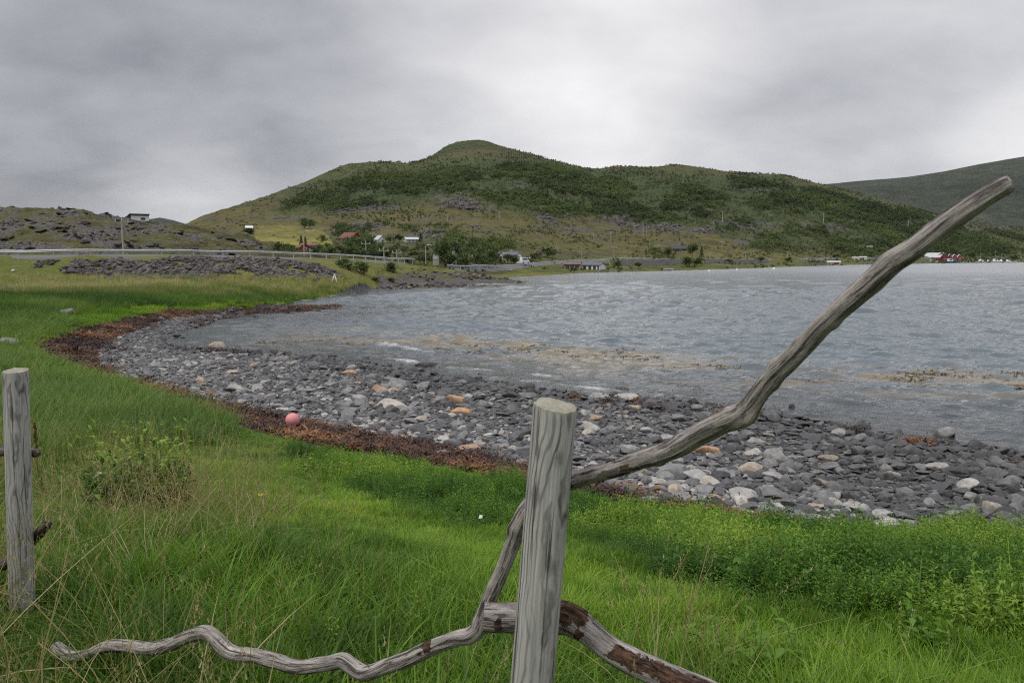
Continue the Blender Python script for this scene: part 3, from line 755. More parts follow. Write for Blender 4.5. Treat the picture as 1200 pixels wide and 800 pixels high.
def post_mat():
    m, nt, b = newmat('weathered_post_wood')
    wc = attr(nt, 'wood', 1); top = attr(nt, 'top', 2)
    # growth rings cut by the side of the post: wavy upright lines
    wob = noise(nt, scalev(nt, wc, (1, 1, .34)), 6.0, 4, .5, 0, True)
    q = vmth(nt, 'ADD', scalev(nt, wc, (1, 1, .02)), scalev(nt, vmth(nt, 'SUBTRACT', wob, (.5, .5, .5)), (.055, .055, 0)))
    q = vmth(nt, 'ADD', q, (.012, -.018, 0))
    r = vmth(nt, 'LENGTH', scalev(nt, q, (1, 1, 0)))
    ring = mth(nt, 'SINE', mth(nt, 'MULTIPLY', r, 2 * math.pi / .0056))
    ring = mth(nt, 'MULTIPLY', mapr(nt, ring, .30, .98), mapr(nt, noise(nt, scalev(nt, wc, (1, 1, .12)), 22, 3, .6), .30, .62, .15, 1.0))
    fine = noise(nt, scalev(nt, wc, (1, 1, .025)), 190, 4, .65)
    big = noise(nt, scalev(nt, wc, (1, 1, .25)), 13, 5, .65)
    knot = vor(nt, scalev(nt, wc, (1, 1, .45)), 17)
    c = mixc(nt, mth(nt, 'MULTIPLY', ring, .74), (.37, .362, .335), (.048, .044, .038))
    c = mixc(nt, 1.0, c, ramp(nt, fine, ((.3, .72), (.7, 1.22))), 'MULTIPLY')
    c = mixc(nt, 1.0, c, ramp(nt, big, ((.28, .68), (.7, 1.2))), 'MULTIPLY')
    c = mixc(nt, mth(nt, 'MULTIPLY', mapr(nt, big, .5, .72), .4), c, (.27, .28, .235))
    c = mixc(nt, mth(nt, 'MULTIPLY', mapr(nt, mth(nt, 'ADD', knot, mth(nt, 'MULTIPLY', mth(nt, 'SUBTRACT', big, .5), .8)), .20, .08), .6), c, (.10, .095, .085))
    crk = noise(nt, scalev(nt, wc, (1, 1, .022)), 95, 4, .55)
    cf = mapr(nt, crk, .40, .345)
    c = mixc(nt, mth(nt, 'MULTIPLY', cf, .85), c, (.035, .03, .025))
    tc = mixc(nt, noise(nt, wc, 60, 4, .7), (.15, .145, .10), (.42, .40, .33))
    c = mixc(nt, top, c, tc)
    hg = mth(nt, 'ADD', mth(nt, 'MULTIPLY', ring, -.6), mth(nt, 'ADD', fine, mth(nt, 'MULTIPLY', cf, -1.5)))
    setin(nt, b, Base_Color=c, Roughness=.88, Specular_IOR_Level=.15, Normal=bump(nt, hg, .7, .0025))
    return m
M_POST = post_mat()

# ------------------------------------------------------------------ foreground wood
def catmull(P, n):
    P = np.array(P, float); out = []
    Q = np.concatenate([[2 * P[0] - P[1]], P, [2 * P[-1] - P[-2]]])
    for i in range(len(P) - 1):
        a, b_, c, d = Q[i:i + 4]
        for t in np.linspace(0, 1, n, endpoint=False):
            out.append(.5 * ((2 * b_) + (-a + c) * t + (2 * a - 5 * b_ + 4 * c - d) * t * t + (-a + 3 * b_ - 3 * c + d) * t ** 3))
    out.append(P[-1])
    return np.array(out)
def limb(name, pts, mat, parent=None, n=26, seed=0, rough=.12, barkspots=(), knobs=(), endround=True):
    """crooked stick; pts: (x, y, z, radius)"""
    C = catmull(pts, 22); P = C[:, :3]; R = np.maximum(C[:, 3], .002)
    L = np.concatenate([[0], np.cumsum(np.linalg.norm(np.diff(P, axis=0), axis=1))])
    m = len(P); nst = max(int(L[-1] / .006), 40)
    s = np.linspace(0, L[-1], nst)
    P = np.stack([np.interp(s, L, P[:, i]) for i in range(3)], -1); R = np.interp(s, L, R)
    T_ = np.gradient(P, axis=0); T_ /= np.linalg.norm(T_, axis=1)[:, None]
    u = np.cross(T_[0], [0, 0, 1.0]); u /= np.linalg.norm(u)
    V = []; wood = []; bark = []
    ang = np.linspace(0, 2 * np.pi, n, endpoint=False)
    for i in range(nst):
        u = u - T_[i] * (u @ T_[i]); u /= np.linalg.norm(u); w = np.cross(T_[i], u)
        ca, sa = np.cos(ang), np.sin(ang)
        tw = ang + s[i] * 1.1
        ns = fbm(np.cos(tw) * 1.4 + 7 * seed, np.sin(tw) * 1.4 + s[i] * 2.6, 3, seed + 300) + .55 * fbm(np.cos(tw) * 4.5 + 3, np.sin(tw) * 4.5 + s[i] * 3.5, 3, seed + 305)
        ns = .6 * ns + .45 * fbm(np.cos(tw) * 9, np.sin(tw) * 9 + s[i] * 9, 3, seed + 312) + .35 * (np.abs(fbm(tw * 2.2, np.full(n, s[i] * 1.7), 2, seed + 309)) - .3)
        k = sum(h * math.exp(-((s[i] - p) / wd_) ** 2) * np.clip(np.cos(ang - a0), 0, 1) ** 2 for p, wd_, h, a0 in knobs)
        e = 1.0
        if endround:
            dd = min(s[i], s[-1] - s[i]); e = math.sqrt(max(1 - (1 - min(dd / (R[i] * .35), 1)) ** 2, .0)) * .12 + .88
        r = R[i] * e * (1 + rough * 2.2 * ns + k)
        bk = np.zeros(n)
        for p, wd_, a0, aw in barkspots:
            da = np.abs((ang - a0 + np.pi) % (2 * np.pi) - np.pi)
            bk = np.maximum(bk, np.clip(1.25 - np.maximum(abs(s[i] - p) / wd_, da / aw), 0, 1))
        r = r * (1 + .07 * (bk > .5))
        V.append(P[i] + (u[None] * ca[:, None] + w[None] * sa[:, None]) * r[:, None])
        wood.append(np.stack([ca * R[i], sa * R[i], np.full(n, s[i])], -1)); bark.append(bk)
    V = np.concatenate(V); wood = np.concatenate(wood); bark = np.concatenate(bark)
    i = np.arange(nst - 1)[:, None] * n; k = np.arange(n)[None]; k2 = (k + 1) % n
    Fq = np.stack([i + k, i + k2, i + n + k2, i + n + k], -1).reshape(-1, 4)
    # end caps: shallow cones as quads
    b0 = len(V)
    V = np.concatenate([V, [P[0], P[-1]]]); wood = np.concatenate([wood, [[0, 0, 0], [0, 0, s[-1]]]]); bark = np.concatenate([bark, [0, 0]])
    h = np.arange(0, n, 2); last = (nst - 1) * n
    Fq = np.concatenate([Fq, np.stack([np.full(len(h), b0), (h + 2) % n, h + 1, h], -1), np.stack([np.full(len(h), b0 + 1), last + h, last + h + 1, last + (h + 2) % n], -1)])
    o = npmesh(name, V, Fq, mat, True, {'wood': ('FLOAT_VECTOR', wood), 'bark': ('FLOAT', bark)}, parent)
    link(o); return o
def pts_px(L):
    return [(*at(px, py, Y), wpx * .5 * Y / F) for px, py, Y, wpx in L]

def post(name, top_px, bot_px, Y0, Y1, dia, label, seed):
    t = Vector(at(*top_px, Y0)); b_ = Vector(at(*bot_px, Y1)); ax = (t - b_).normalized()
    g = h1(b_.x, b_.y) - .25
    base = b_ + ax * ((g - b_.z) / ax.z)
    L = (t - base).length; n = 56; ns = 150
    u = ax.cross(Vector((0, 1, 0))).normalized(); w = ax.cross(u)
    ang = np.linspace(0, 2 * np.pi, n, endpoint=False)
    V = []; wood = []; top = []
    for i in range(ns):
        s = L * i / (ns - 1); R = dia / 2 * (1.0 + .05 * (1 - s / L))
        ns_ = fbm(np.cos(ang) * 1.2 + seed, np.sin(ang) * 1.2 + s * 1.1, 3, 400 + seed) * .045
        gro = -.05 * np.clip(fbm(ang * 2.6 + seed * 3.3, np.full(n, s * .5), 3, 410 + seed) - .22, 0, 1)
        e = 1 - .02 * max(0, 1 - (L - s) / .004)
        r = R * (1 + ns_ + gro) * e
        p = np.array(base + ax * s); wob_ = np.array(ax)[None] * (max(0, 1 - (L - s) / .03) * (.006 * fbm(np.cos(ang) * 2.2 + seed * 5, np.sin(ang) * 2.2, 4, 420 + seed) + .006 * np.cos(ang + seed)))[:, None]
        V.append(p + wob_ + (np.array(u)[None] * np.cos(ang)[:, None] + np.array(w)[None] * np.sin(ang)[:, None]) * r[:, None])
        wood.append(np.stack([np.cos(ang) * R, np.sin(ang) * R, np.full(n, s)], -1)); top.append(np.full(n, 1.0 if i == ns - 1 else 0.0))
    ring = V[-1]; c0 = ring.mean(0)
    for f, dz in ((.86, .003), (.55, .004), (.2, .003)):
        V.append(c0 + (ring - c0) * f + np.array(ax) * (dz + .0012 * fbm(ring[:, 0] * 90 * f, ring[:, 1] * 90, 3, seed))[:, None])
        wood.append(np.stack([np.cos(ang) * dia / 2 * f, np.sin(ang) * dia / 2 * f, np.full(n, L)], -1)); top.append(np.ones(n))
    rows = len(V); V = np.concatenate(V); wood = np.concatenate(wood); top = np.concatenate(top)
    i = np.arange(rows - 1)[:, None] * n; k = np.arange(n)[None]; k2 = (k + 1) % n
    Fq = np.stack([i + k, i + k2, i + n + k2, i + n + k], -1).reshape(-1, 4)
    V = np.concatenate([V, [c0 + np.array(ax) * .003]]); wood = np.concatenate([wood, [[0, 0, L]]]); top = np.concatenate([top, [1]])
    h = np.arange(0, n, 2); l0 = (rows - 1) * n
    Fq = np.concatenate([Fq, np.stack([np.full(len(h), len(V) - 1), l0 + h, l0 + h + 1, l0 + (h + 2) % n], -1)])
    o = npmesh(name, V, Fq, M_POST, True, {'wood': ('FLOAT_VECTOR', wood), 'top': ('FLOAT', top)})
    bm = bmesh.new(); bm.from_mesh(o.data)
    for e in bm.edges:
        if len(e.link_faces) == 2 and e.calc_face_angle(0) > .6: e.smooth = False
    bm.to_mesh(o.data); bm.free()
    link(o); return tag(o, label, 'fence post')
post('fence_post', (650, 475), (623.5, 800), 1.76, 1.76, .0985, 'thick weathered grey round fence post with wavy grain, in front of the long driftwood branch', 1)
post('fence_post', (18, 434), (27.5, 745), 3.35, 3.35, .098, 'slim grey fence post at the left edge with a broken stick behind it', 2)

tag(limb('driftwood_branch', pts_px([(1185,213,1.115,19),(1176,219,1.122,21),(1160,228,1.135,22),(1135,244,1.155,25),(1112,260,1.175,26),(1075,289,1.21,26),(1050,306,1.235,26),(1036,317,1.245,27),(1010,340,1.275,27),(970,375,1.32,24),(945,402,1.355,24),(925,422,1.385,25),(902,445,1.42,23),(882,471,1.455,24),(868,486,1.475,27),(845,496,1.52,25),(820,508,1.56,25),(791,525,1.61,24),(754,538,1.68,22),(726,547,1.73,21),(697,555,1.79,19.5),(675,562,1.83,19),(645,575,1.865,19),(622,590,1.89,19),(609,612,1.905,19),(601,635,1.915,18.5),(593,657,1.925,17.5),(583,680,1.935,17.5),(574,700,1.945,18),(567,720,1.955,18),(562,735,1.96,19),(551,744,1.97,19),(536,747,1.985,18),(508,757,2.02,18),(480,770,2.06,18.5),(452,780,2.1,18),(436,786,2.12,18),(424,787,2.14,19),(410,778,2.16,19),(400,773,2.175,19),(382,777,2.2,18),(350,781,2.25,18),(325,775,2.29,18),(300,769,2.33,17),(275,766,2.37,18),(262,758,2.39,19),(252,748,2.41,19),(240,741,2.43,18),(220,746,2.46,15),(200,755,2.5,16),(175,760,2.54,16),(150,757,2.58,16.5),(125,757,2.62,15),(105,765,2.655,13),(84,769,2.69,14),(72,764,2.71,17),(63,756,2.72,14)]),
        M_DRIFT, n=32, seed=3, rough=.10, barkspots=((.905, .012, 2.3, .4), (.93, .02, 2.9, .3), (.965, .035, 2.2, .5), (.975, .02, 4.3, .4), (1.12, .012, 2.8, .6), (1.15, .05, 3.7, .3), (1.22, .03, 2.6, .4), (1.80, .022, 3.5, 1.1), (1.835, .008, 2.9, .4)),
        knobs=((.195, .016, .13, 4.6), (.235, .014, .08, 1.5), (.47, .012, .35, 4.4), (.50, .016, .25, 1.2), (.585, .02, .3, 1.6), (.62, .012, .25, 4.5), (.40, .012, .2, 4.5), (.33, .01, .22, 1.3), (.76, .012, .2, 4.6), (1.33, .015, .3, 3.4), (1.62, .015, .3, 4.4), (1.50, .012, .25, 3.0), (.845, .01, .25, 1.5))),
    'long bent grey driftwood branch rising over the water and passing behind the thick post', 'driftwood')
tag(limb('driftwood_log', pts_px([(567, 721, 1.885, 34), (585, 722, 1.885, 35), (610, 722, 1.885, 36), (640, 719, 1.88, 35), (660, 722, 1.87, 37), (675, 729, 1.86, 36), (690, 740, 1.85, 33), (713, 759, 1.83, 31), (740, 775, 1.81, 31), (768, 788, 1.785, 33), (800, 803, 1.76, 36), (840, 821, 1.73, 38), (900, 850, 1.69, 40), (960, 880, 1.66, 40), (1010, 930, 1.64, 36)]),
        M_DRIFT, n=32, seed=9, rough=.12, endround=False, barkspots=((.035, .012, .1, .5), (.195, .035, 5.4, 1.5), (.225, .03, 4.9, 1.1), (.25, .012, .2, .5), (.385, .06, 5.7, .85), (.44, .05, 5.5, .8), (.50, .05, 5.6, .9), (.57, .05, 5.3, .9)), knobs=((.19, .03, .2, 1.5), (.02, .02, .12, .5))),
    'thick pale driftwood log with dark bark patches, sloping down right behind the thick post', 'driftwood')
tag(limb('driftwood_stick', pts_px([(57, 612, 3.30, 9), (50, 620, 3.36, 12), (40, 631, 3.44, 13), (20, 650, 3.5, 13), (-4, 665, 3.56, 14), (-60, 690, 3.7, 14)]), M_STICK, n=16, seed=14, rough=.1),
    'dark broken stick slanting behind the slim left post, lower of the two', 'driftwood')
tag(limb('driftwood_stick', pts_px([(44, 531, 3.4, 9), (34, 530, 3.44, 10), (15, 528, 3.47, 11), (-5, 528, 3.5, 12), (-70, 522, 3.7, 12)]), M_STICK, n=16, seed=15, rough=.16),
    'short dark mossy stick crossing behind the slim left post, upper of the two', 'driftwood')

# ------------------------------------------------------------------ stones
def stone_mesh(name, seed, flat=.45, mat=M_STONE, cuts=8, sub=2, ang=.75):
    rng = np.random.default_rng(seed)
    bm = bmesh.new(); bmesh.ops.create_icosphere(bm, subdivisions=sub + 1, radius=1.0)
    v = np.array([p.co[:] for p in bm.verts]); f = np.array([[q.index for q in p.verts] for p in bm.faces]); bm.free()
    for _ in range(cuts):
        n = rng.normal(size=3); n /= np.linalg.norm(n); d = rng.uniform(ang - .25, ang + .12)
        h = v @ n - d
        v = v - np.where(h > 0, h * .92, 0)[:, None] * n
    v += (.05 * np.stack([fbm(v[:, 0] * 2 + seed * 3 + k * 9, v[:, 1] * 2 + v[:, 2] * 1.7, 3, seed + k) for k in range(3)], -1))
    v *= np.array([1.0, rng.uniform(.6, .85), flat * rng.uniform(.8, 1.2)])
    v /= np.abs(v[:, 0]).max()
    o = npmesh(name, v, f, mat, True)
    bm = bmesh.new(); bm.from_mesh(o.data)
    for e in bm.edges:
        if len(e.link_faces) == 2 and e.calc_face_angle() > .38: e.smooth = False
    bm.to_mesh(o.data); bm.free()
    return o
STONES = [stone_mesh('stone', 20 + i, [.42, .5, .3, .55, .36, .24, .46, .6, .34, .4, .28, .5][i], M_STONE, 9 + i % 5, 2, [.66, .72, .58, .78][i % 4]) for i in range(12)]
BIGST = [stone_mesh('stone', 60 + i, [.42, .5, .3, .55, .36, .24, .46, .6, .34, .4][i], M_STONE, 9 + i % 5, 2, [.66, .76, .6, .8][i % 4]) for i in range(10)]
RUBBLE = [stone_mesh('rock', 90 + i, [.6, .8, .5, .7, .45, .9][i], M_RUBBLE, 10, 1, .62) for i in range(6)]

def beach_stones():
    rng = np.random.default_rng(31)
    # candidates over the shingle and the first metres under water
    n = 250000
    y = rng.uniform(9, 112, n) ** 1.0; y = 9 + (112 - 9) * rng.random(n) ** 2.2
    x = rng.uniform(-1, 1, n) * (y * .72 + 6) + .5
    bea = inpoly(x, y, BEACH); sea_ = inpoly(x, y, SEA)
    dW = dline(x, y, W); wr = inpoly(x, y, WRACK)
    ok = bea | (sea_ & (dW < 4.5) & (rng.random(n) < np.clip(1 - dW / 4.5, 0, 1) ** 2.2 * .8))
    ok &= ~(wr & (rng.random(n) > .05))
    x, y, dW = x[ok], y[ok], dW[ok]
    px, py = proj(x, y, np.full(len(x), .4))
    # coarse boulders by the mid beach, finer shingle far left
    fine = sstep(300, 150, px)
    size = np.exp(rng.normal(-2.72, .56, len(x))) * (1 - .25 * fine) * (1 + .25 * sstep(5, 0, dW)) * (1 + .0045 * np.clip(y - 30, 0, 80))
    size = np.clip(size, .03, .38)
    # thin out: keep density by area
    o = np.argsort(-size); x, y, size, dW, px, fine = x[o], y[o], size[o], dW[o], px[o], fine[o]
    cell = {}; keep = []
    for i in range(len(x)):
        s = size[i]; g = .34
        cx, cy = int(math.floor(x[i] / g)), int(math.floor(y[i] / g)); good = True
        for a in range(-1, 2):
            for b_ in range(-1, 2):
                for j in cell.get((cx + a, cy + b_), ()):
                    if (x[j] - x[i]) ** 2 + (y[j] - y[i]) ** 2 < (.56 * (s + size[j])) ** 2: good = False; break
                if not good: break
            if not good: break
        if good: keep.append(i); cell.setdefault((cx, cy), []).append(i)
        if len(keep) > 75000: break
    k = np.array(keep); x, y, size, dW = x[k], y[k], size[k], dW[k]
    z = height(x, y)
    n = len(x)
    tint = np.clip(rng.beta(1.7, 2.6, n) * .82, 0, 1)
    r = rng.random(n); tint = np.where(r < .075, rng.uniform(.74, .88, n), tint); tint = np.where(r < .007, rng.uniform(.9, 1, n), tint)
    tint = np.where(fine[k] > .3, np.clip(tint * 1.0 + .12 * fine[k], 0, .74), tint)
    tint = np.where(dW < 2.2, tint * .75, tint)
    rot = np.stack([rng.normal(0, .16, n), rng.normal(0, .16, n), rng.uniform(0, 6.28, n)], -1)
    zz = z + size * .10
    app = size / y
    px, py = proj(x, y, zz)
    vis = (px > 0) & (px < 1200) & (py > 0) & (py < 800)
    big = np.argsort(-np.where(vis, app, 0))[:262]
    rest = np.setdiff1d(np.arange(n), big)
    scl = np.stack([size, size, size], -1)
    scatter('shingle', STONES, np.stack([x, y, zz], -1)[rest], rot[rest], scl[rest], rng.integers(0, 12, n)[rest], tint[rest], 'small grey stones covering the beach', 'shingle')
    for i in big:
        p = BIGST[rng.integers(0, 10)]
        o = p.copy(); COL.objects.link(o); o.name = 'beach_stone'
        o.location = (x[i], y[i], zz[i]); o.rotation_euler = rot[i]; o.scale = (size[i],) * 3; o['tint'] = float(tint[i])
        if tint[i] > .9: l, g = 'orange tinted rounded stone among the grey stones of the beach', 'orange stones on the beach'
        elif tint[i] > .74: l, g = 'pale cream stone among the grey stones of the beach', 'pale stones on the beach'
        elif tint[i] > .42: l, g = 'mid grey stone lying among the other stones of the beach', 'mid grey stones on the beach'
        else: l, g = 'dark grey stone lying among the other stones of the beach', 'dark grey stones on the beach'
        tag(o, l, 'stone', g)
    # stones that stand out
    special = [(443, 456, 21, 12, .97, 1, 'tan orange stone beside a reddish one, left part of the beach near the waterline'), (410, 437, 19, 10, .95, 3, 'reddish orange stone right at the waterline left of the pale flat stones'),
        (421, 449, 22, 9, .88, 0, 'tan stone just below the reddish orange stone near the waterline'), (533, 467, 34, 17, .945, 0, 'large pinkish orange stone, upper of two orange ones left of the thick post'),
        (541, 482, 27, 13, 1.0, 3, 'bright orange rounded stone, lower of two orange ones left of the thick post'), (457, 473, 40, 14, .82, 4, 'flat pale beige stone with a long tapering end on the mid beach'),
        (484, 501, 20, 12, .84, 1, 'cream angular stone near the seaweed in the middle of the beach'), (237, 446, 15, 13, .89, 3, 'round tan stone alone among grey shingle at the left'),
        (256, 406, 22, 12, .87, 7, 'rounded tan boulder standing alone in the shallow water'), (274, 455, 22, 13, .80, 1, 'cream stone right of the round tan stone'),
        (830, 526, 34, 17, .965, 0, 'orange stone just below the long driftwood branch'), (973, 537, 28, 10, .87, 6, 'yellowish cream oval stone on the right part of the beach'),
        (906, 530, 42, 30, .66, 8, 'large smooth mid grey wedge shaped slab on the right beach'), (790, 551, 52, 16, .50, 5, 'large flat dark grey slab below the driftwood branch'),
        (738, 466, 36, 13, .72, 6, 'brownish grey boulder at the waterline right of the thick post'), (702, 465, 34, 12, .70, 4, 'flat pale grey stone at the waterline next to the thick post'),
        (1002, 591, 44, 20, .69, 9, 'large light grey rounded boulder at the grass edge on the right'), (976, 588, 24, 15, .78, 1, 'small pale boulder touching the large light grey one'),
        (1045, 556, 26, 16, .80, 0, 'cream grey stone on the right part of the beach'), (1125, 553, 26, 17, .08, 3, 'blackish round stone near the water on the far right'),
        (1100, 547, 32, 13, .79, 6, 'tan grey flat stone left of the blackish stone'), (1186, 571, 34, 17, .1, 8, 'dark wet boulder beside the tide pool at the right edge'),
        (690, 500, 26, 14, .74, 1, 'brownish stone right of the thick post top'), (240, 424, 14, 9, .6, 0, 'grey stone at the bend of the waterline'),
        (208, 394, 9, 6, .05, 3, 'black rock sticking out of the shallow water at the left'), (985, 466, 0, 0, 0, 0, None), (928, 479, 9, 7, .03, 7, 'small black rock poking out of the water right of the branch'), (500, 430, 30, 5, .03, 5, 'flat black wet rock in the shallows')]
    for px_, py_, w_, h_, t_, k_, lab in special:
        if not lab: continue
        p = hit(px_, py_ + h_ * .25, 1)
        m = w_ * .5 * p.y / F * 1.08
        o = BIGST[k_].copy(); COL.objects.link(o); o.name = 'beach_stone' if h_ < 16 else 'boulder'
        co = np.empty(len(o.data.vertices) * 3); o.data.vertices.foreach_get('co', co); zz0 = np.abs(co.reshape(-1, 3)[:, 2]).max()
        hz = h_ * .5 * p.y / F * 1.15 / zz0
        o.scale = (m, m * .95, min(max(hz, m * .55), m * 1.6)); o.location = (p.x, p.y, p.z + .06 * m); o.rotation_euler = (0, 0, rng.uniform(-.4, .4)); o['tint'] = t_
        tag(o, lab, 'stone')
    # rocks lying in the turf
    for px_, py_, w_, h_, t_, k_, lab in [(115, 556, 21, 14, .86, 1, 'pale beige rock lying in the long grass right of the slim left post'), (80, 366, 24, 7, .38, 4, 'grey rock heap lying in the green field on the left'), (8, 405, 34, 9, .5, 6, 'pale grey boulder by the grass edge behind the slim left post'), (4, 383, 16, 7, .42, 2, 'grey rock in the field at the left edge'),
            (15, 318.5, 7, 3, .8, 1, 'pale rock on the grass slope below the guard rail'), (212, 509, 9, 8, .1, 3, 'small dark stone in the grass left of the pink float')]:
        p = hit(px_, py_ + h_ * .3); m = w_ * .5 * p.y / F
        o = BIGST[k_].copy(); COL.objects.link(o); o.name = 'boulder'; o.scale = (m, m, m * 1.2); o.location = (p.x, p.y, p.z + .2 * m); o['tint'] = t_
        o.rotation_euler = (0, 0, px_ * .37); tag(o, lab, 'rock')
beach_stones()

def seaweed():
    rng = np.random.default_rng(41)
    def frond(seed, n=22):
        r = np.random.default_rng(seed); V = []; Fq = []; bl = []
        for _ in range(n):
            a = r.uniform(0, 6.28); L = r.uniform(.04, .11); w = r.uniform(.005, .012); p = np.array([r.normal(0, .08), r.normal(0, .08), r.uniform(.0, .04)])
            b0 = len(V); c = r.random()
            for k in range(5):
                t = np.array([math.cos(a), math.sin(a), r.normal(0, .35)]); p = p + t * L / 4; p[2] = max(p[2], .0)
                s = np.array([-math.sin(a), math.cos(a), r.normal(0, .5)]) * w
                V += [p - s, p + s]; bl += [c, c]; a += r.normal(0, .5)
            Fq += [(b0 + 2 * k, b0 + 2 * k + 1, b0 + 2 * k + 3, b0 + 2 * k + 2) for k in range(4)]
        return npmesh('frond', np.array(V), np.array(Fq), M_WEEDSEA, True, {'bl': ('FLOAT', np.array(bl))})
    pr = [frond(700 + i) for i in range(6)]
    n = 120000
    y = 9 + 100 * rng.random(n) ** 2.4; x = rng.uniform(-1, 1, n) * (y * .72 + 6)
    z0 = np.full(n, .8); px, py = proj(x, y, z0)
    dW = dline(x, y, W); wr = inpoly(x, y, WRACK); bea = inpoly(x, y, BEACH)
    cl_ = fbm(x / 1.1, y / 1.1, 3, 501)
    ok = wr & (rng.random(n) < np.clip(1.1 - .75 * sstep(700, 860, px) * (cl_ < .12), 0, 1))
    ok |= bea & (dW < 1.5) & (px > 225) & (px < 400) & (y > 40) & (rng.random(n) < .4)
    ok |= bea & (dW < 2.0) & (px > 640) & (cl_ > .42)
    dK = dline(x, y, K); ok |= bea & ~wr & (dK < 1.2) & (rng.random(n) < .12 * np.exp(-dK / .5) + .5 * (cl_ > .3) * (rng.random(n) < .3))
    x, y = x[ok], y[ok]; n = len(x)
    z = height(x, y) + .02 + .10 * np.clip(.5 + fbm(x / .6, y / .6, 2, 503), 0, 1) * rng.random(n) ** .5 * np.clip(dline(x, y, K) / .4, .2, 1)
    s = rng.uniform(.9, 1.7, n) * (1 + .012 * np.clip(y - 15, 0, 90))
    t = np.clip(.55 + .9 * fbm(x / 1.6, y / 1.6, 3, 507) + rng.normal(0, .13, n) - .45 * sstep(24, 32, y) * (fbm(x / 2.5, y / 4, 2, 509) > -.1), 0, 1)
    scatter('seaweed', pr, np.stack([x, y, z], -1), np.stack([rng.normal(0, .2, n), rng.normal(0, .2, n), rng.uniform(0, 6.28, n)], -1), np.stack([s, s, s * .9], -1), rng.integers(0, 6, n), t, 'band of rust brown seaweed washed up along the beach', 'seaweed')
    # kelp floating off the beach
    def kelp(seed):
        r = np.random.default_rng(seed); V = []; Fq = []; bl = []
        for _ in range(9):
            a = r.normal(0, .5); L = r.uniform(.25, .7); w = r.uniform(.012, .035); p = np.array([r.normal(0, .3), r.normal(0, .16), 0.0]); b0 = len(V); c = r.random()
            for k in range(6):
                p = p + np.array([math.cos(a), math.sin(a), 0]) * L / 5; q = p.copy(); q[2] = .012 * math.sin(k * 1.7 + c * 9)
                s_ = np.array([-math.sin(a), math.cos(a), r.normal(0, .25)]) * w; V += [q - s_, q + s_]; bl += [c, c]; a += r.normal(0, .35)
            Fq += [(b0 + 2 * k, b0 + 2 * k + 1, b0 + 2 * k + 3, b0 + 2 * k + 2) for k in range(5)]
        return npmesh('kelp', np.array(V), np.array(Fq), M_KELP, True, {'bl': ('FLOAT', np.array(bl))})
    kp = [kelp(740 + i) for i in range(4)]
    n = 60000
    y = rng.uniform(18, 70, n); x = rng.uniform(-.5, .75, n) * y
    px, py = proj(x, y, np.zeros(n))
    lane = np.exp(-((py - interp(px, [(150, 393), (480, 403), (560, 407), (700, 420), (900, 436), (1200, 446)])) / interp(px, [(200, 3), (700, 7), (1200, 12)])) ** 2)
    cn = fbm(x / 4.5, y / 1.5, 4, 511)
    pr_ = np.clip((lane * 1.1 * np.clip(cn * 1.9 + .2, 0, 1) * sstep(220, 420, px)), 0, 1) * .085
    ok = inpoly(x, y, SEA) & (rng.random(n) < pr_) & (dline(x, y, W) > .8)
    x, y = x[ok], y[ok]; n = len(x); s = rng.uniform(.6, 1.4, n)
    scatter('floating_kelp', kp, np.stack([x, y, np.full(n, .035)], -1), np.stack([np.zeros(n), np.zeros(n), rng.normal(0, .35, n)], -1), np.stack([s] * 3, -1), rng.integers(0, 4, n), np.clip(rng.normal(.5, .25, n), 0, 1), 'brown kelp floating in streaks off the beach', 'kelp')
seaweed()

# ------------------------------------------------------------------ vegetation
def tuft(name, seed, n, hmin, hmax, spread, width, lean, curve, mat, seg=4):
    r = np.random.default_rng(seed); V = []; Fq = []; bl = []
    for _ in range(n):
        rr_ = spread * math.sqrt(r.random()); ra = r.uniform(0, 6.28); a = ra + r.normal(0, .9)
        h = r.uniform(hmin, hmax); l = abs(r.normal(0, lean)); c = abs(r.normal(0, curve)); w = width * r.uniform(.6, 1.2); col = r.random()
        root = np.array([rr_ * math.cos(ra), rr_ * math.sin(ra), -.03]); dv = np.array([math.cos(a), math.sin(a), 0]); sd = np.array([-math.sin(a + r.normal(0, .7)), math.cos(a), 0])
        b0 = len(V)
        for k in range(seg + 1):
            t = k / seg; out_ = h * (l * t + c * t * t); up = h * (t - .45 * c * t ** 2.2)
            p = root + dv * out_ + np.array([0, 0, up]); ww = w * (1 - t ** 1.6) + .0004
            V += [p - sd * ww, p + sd * ww]; bl += [col, col]
        Fq += [(b0 + 2 * k, b0 + 2 * k + 1, b0 + 2 * k + 3, b0 + 2 * k + 2) for k in range(seg)]
    return npmesh(name, np.array(V), np.array(Fq), mat, True, {'bl': ('FLOAT', np.array(bl))})
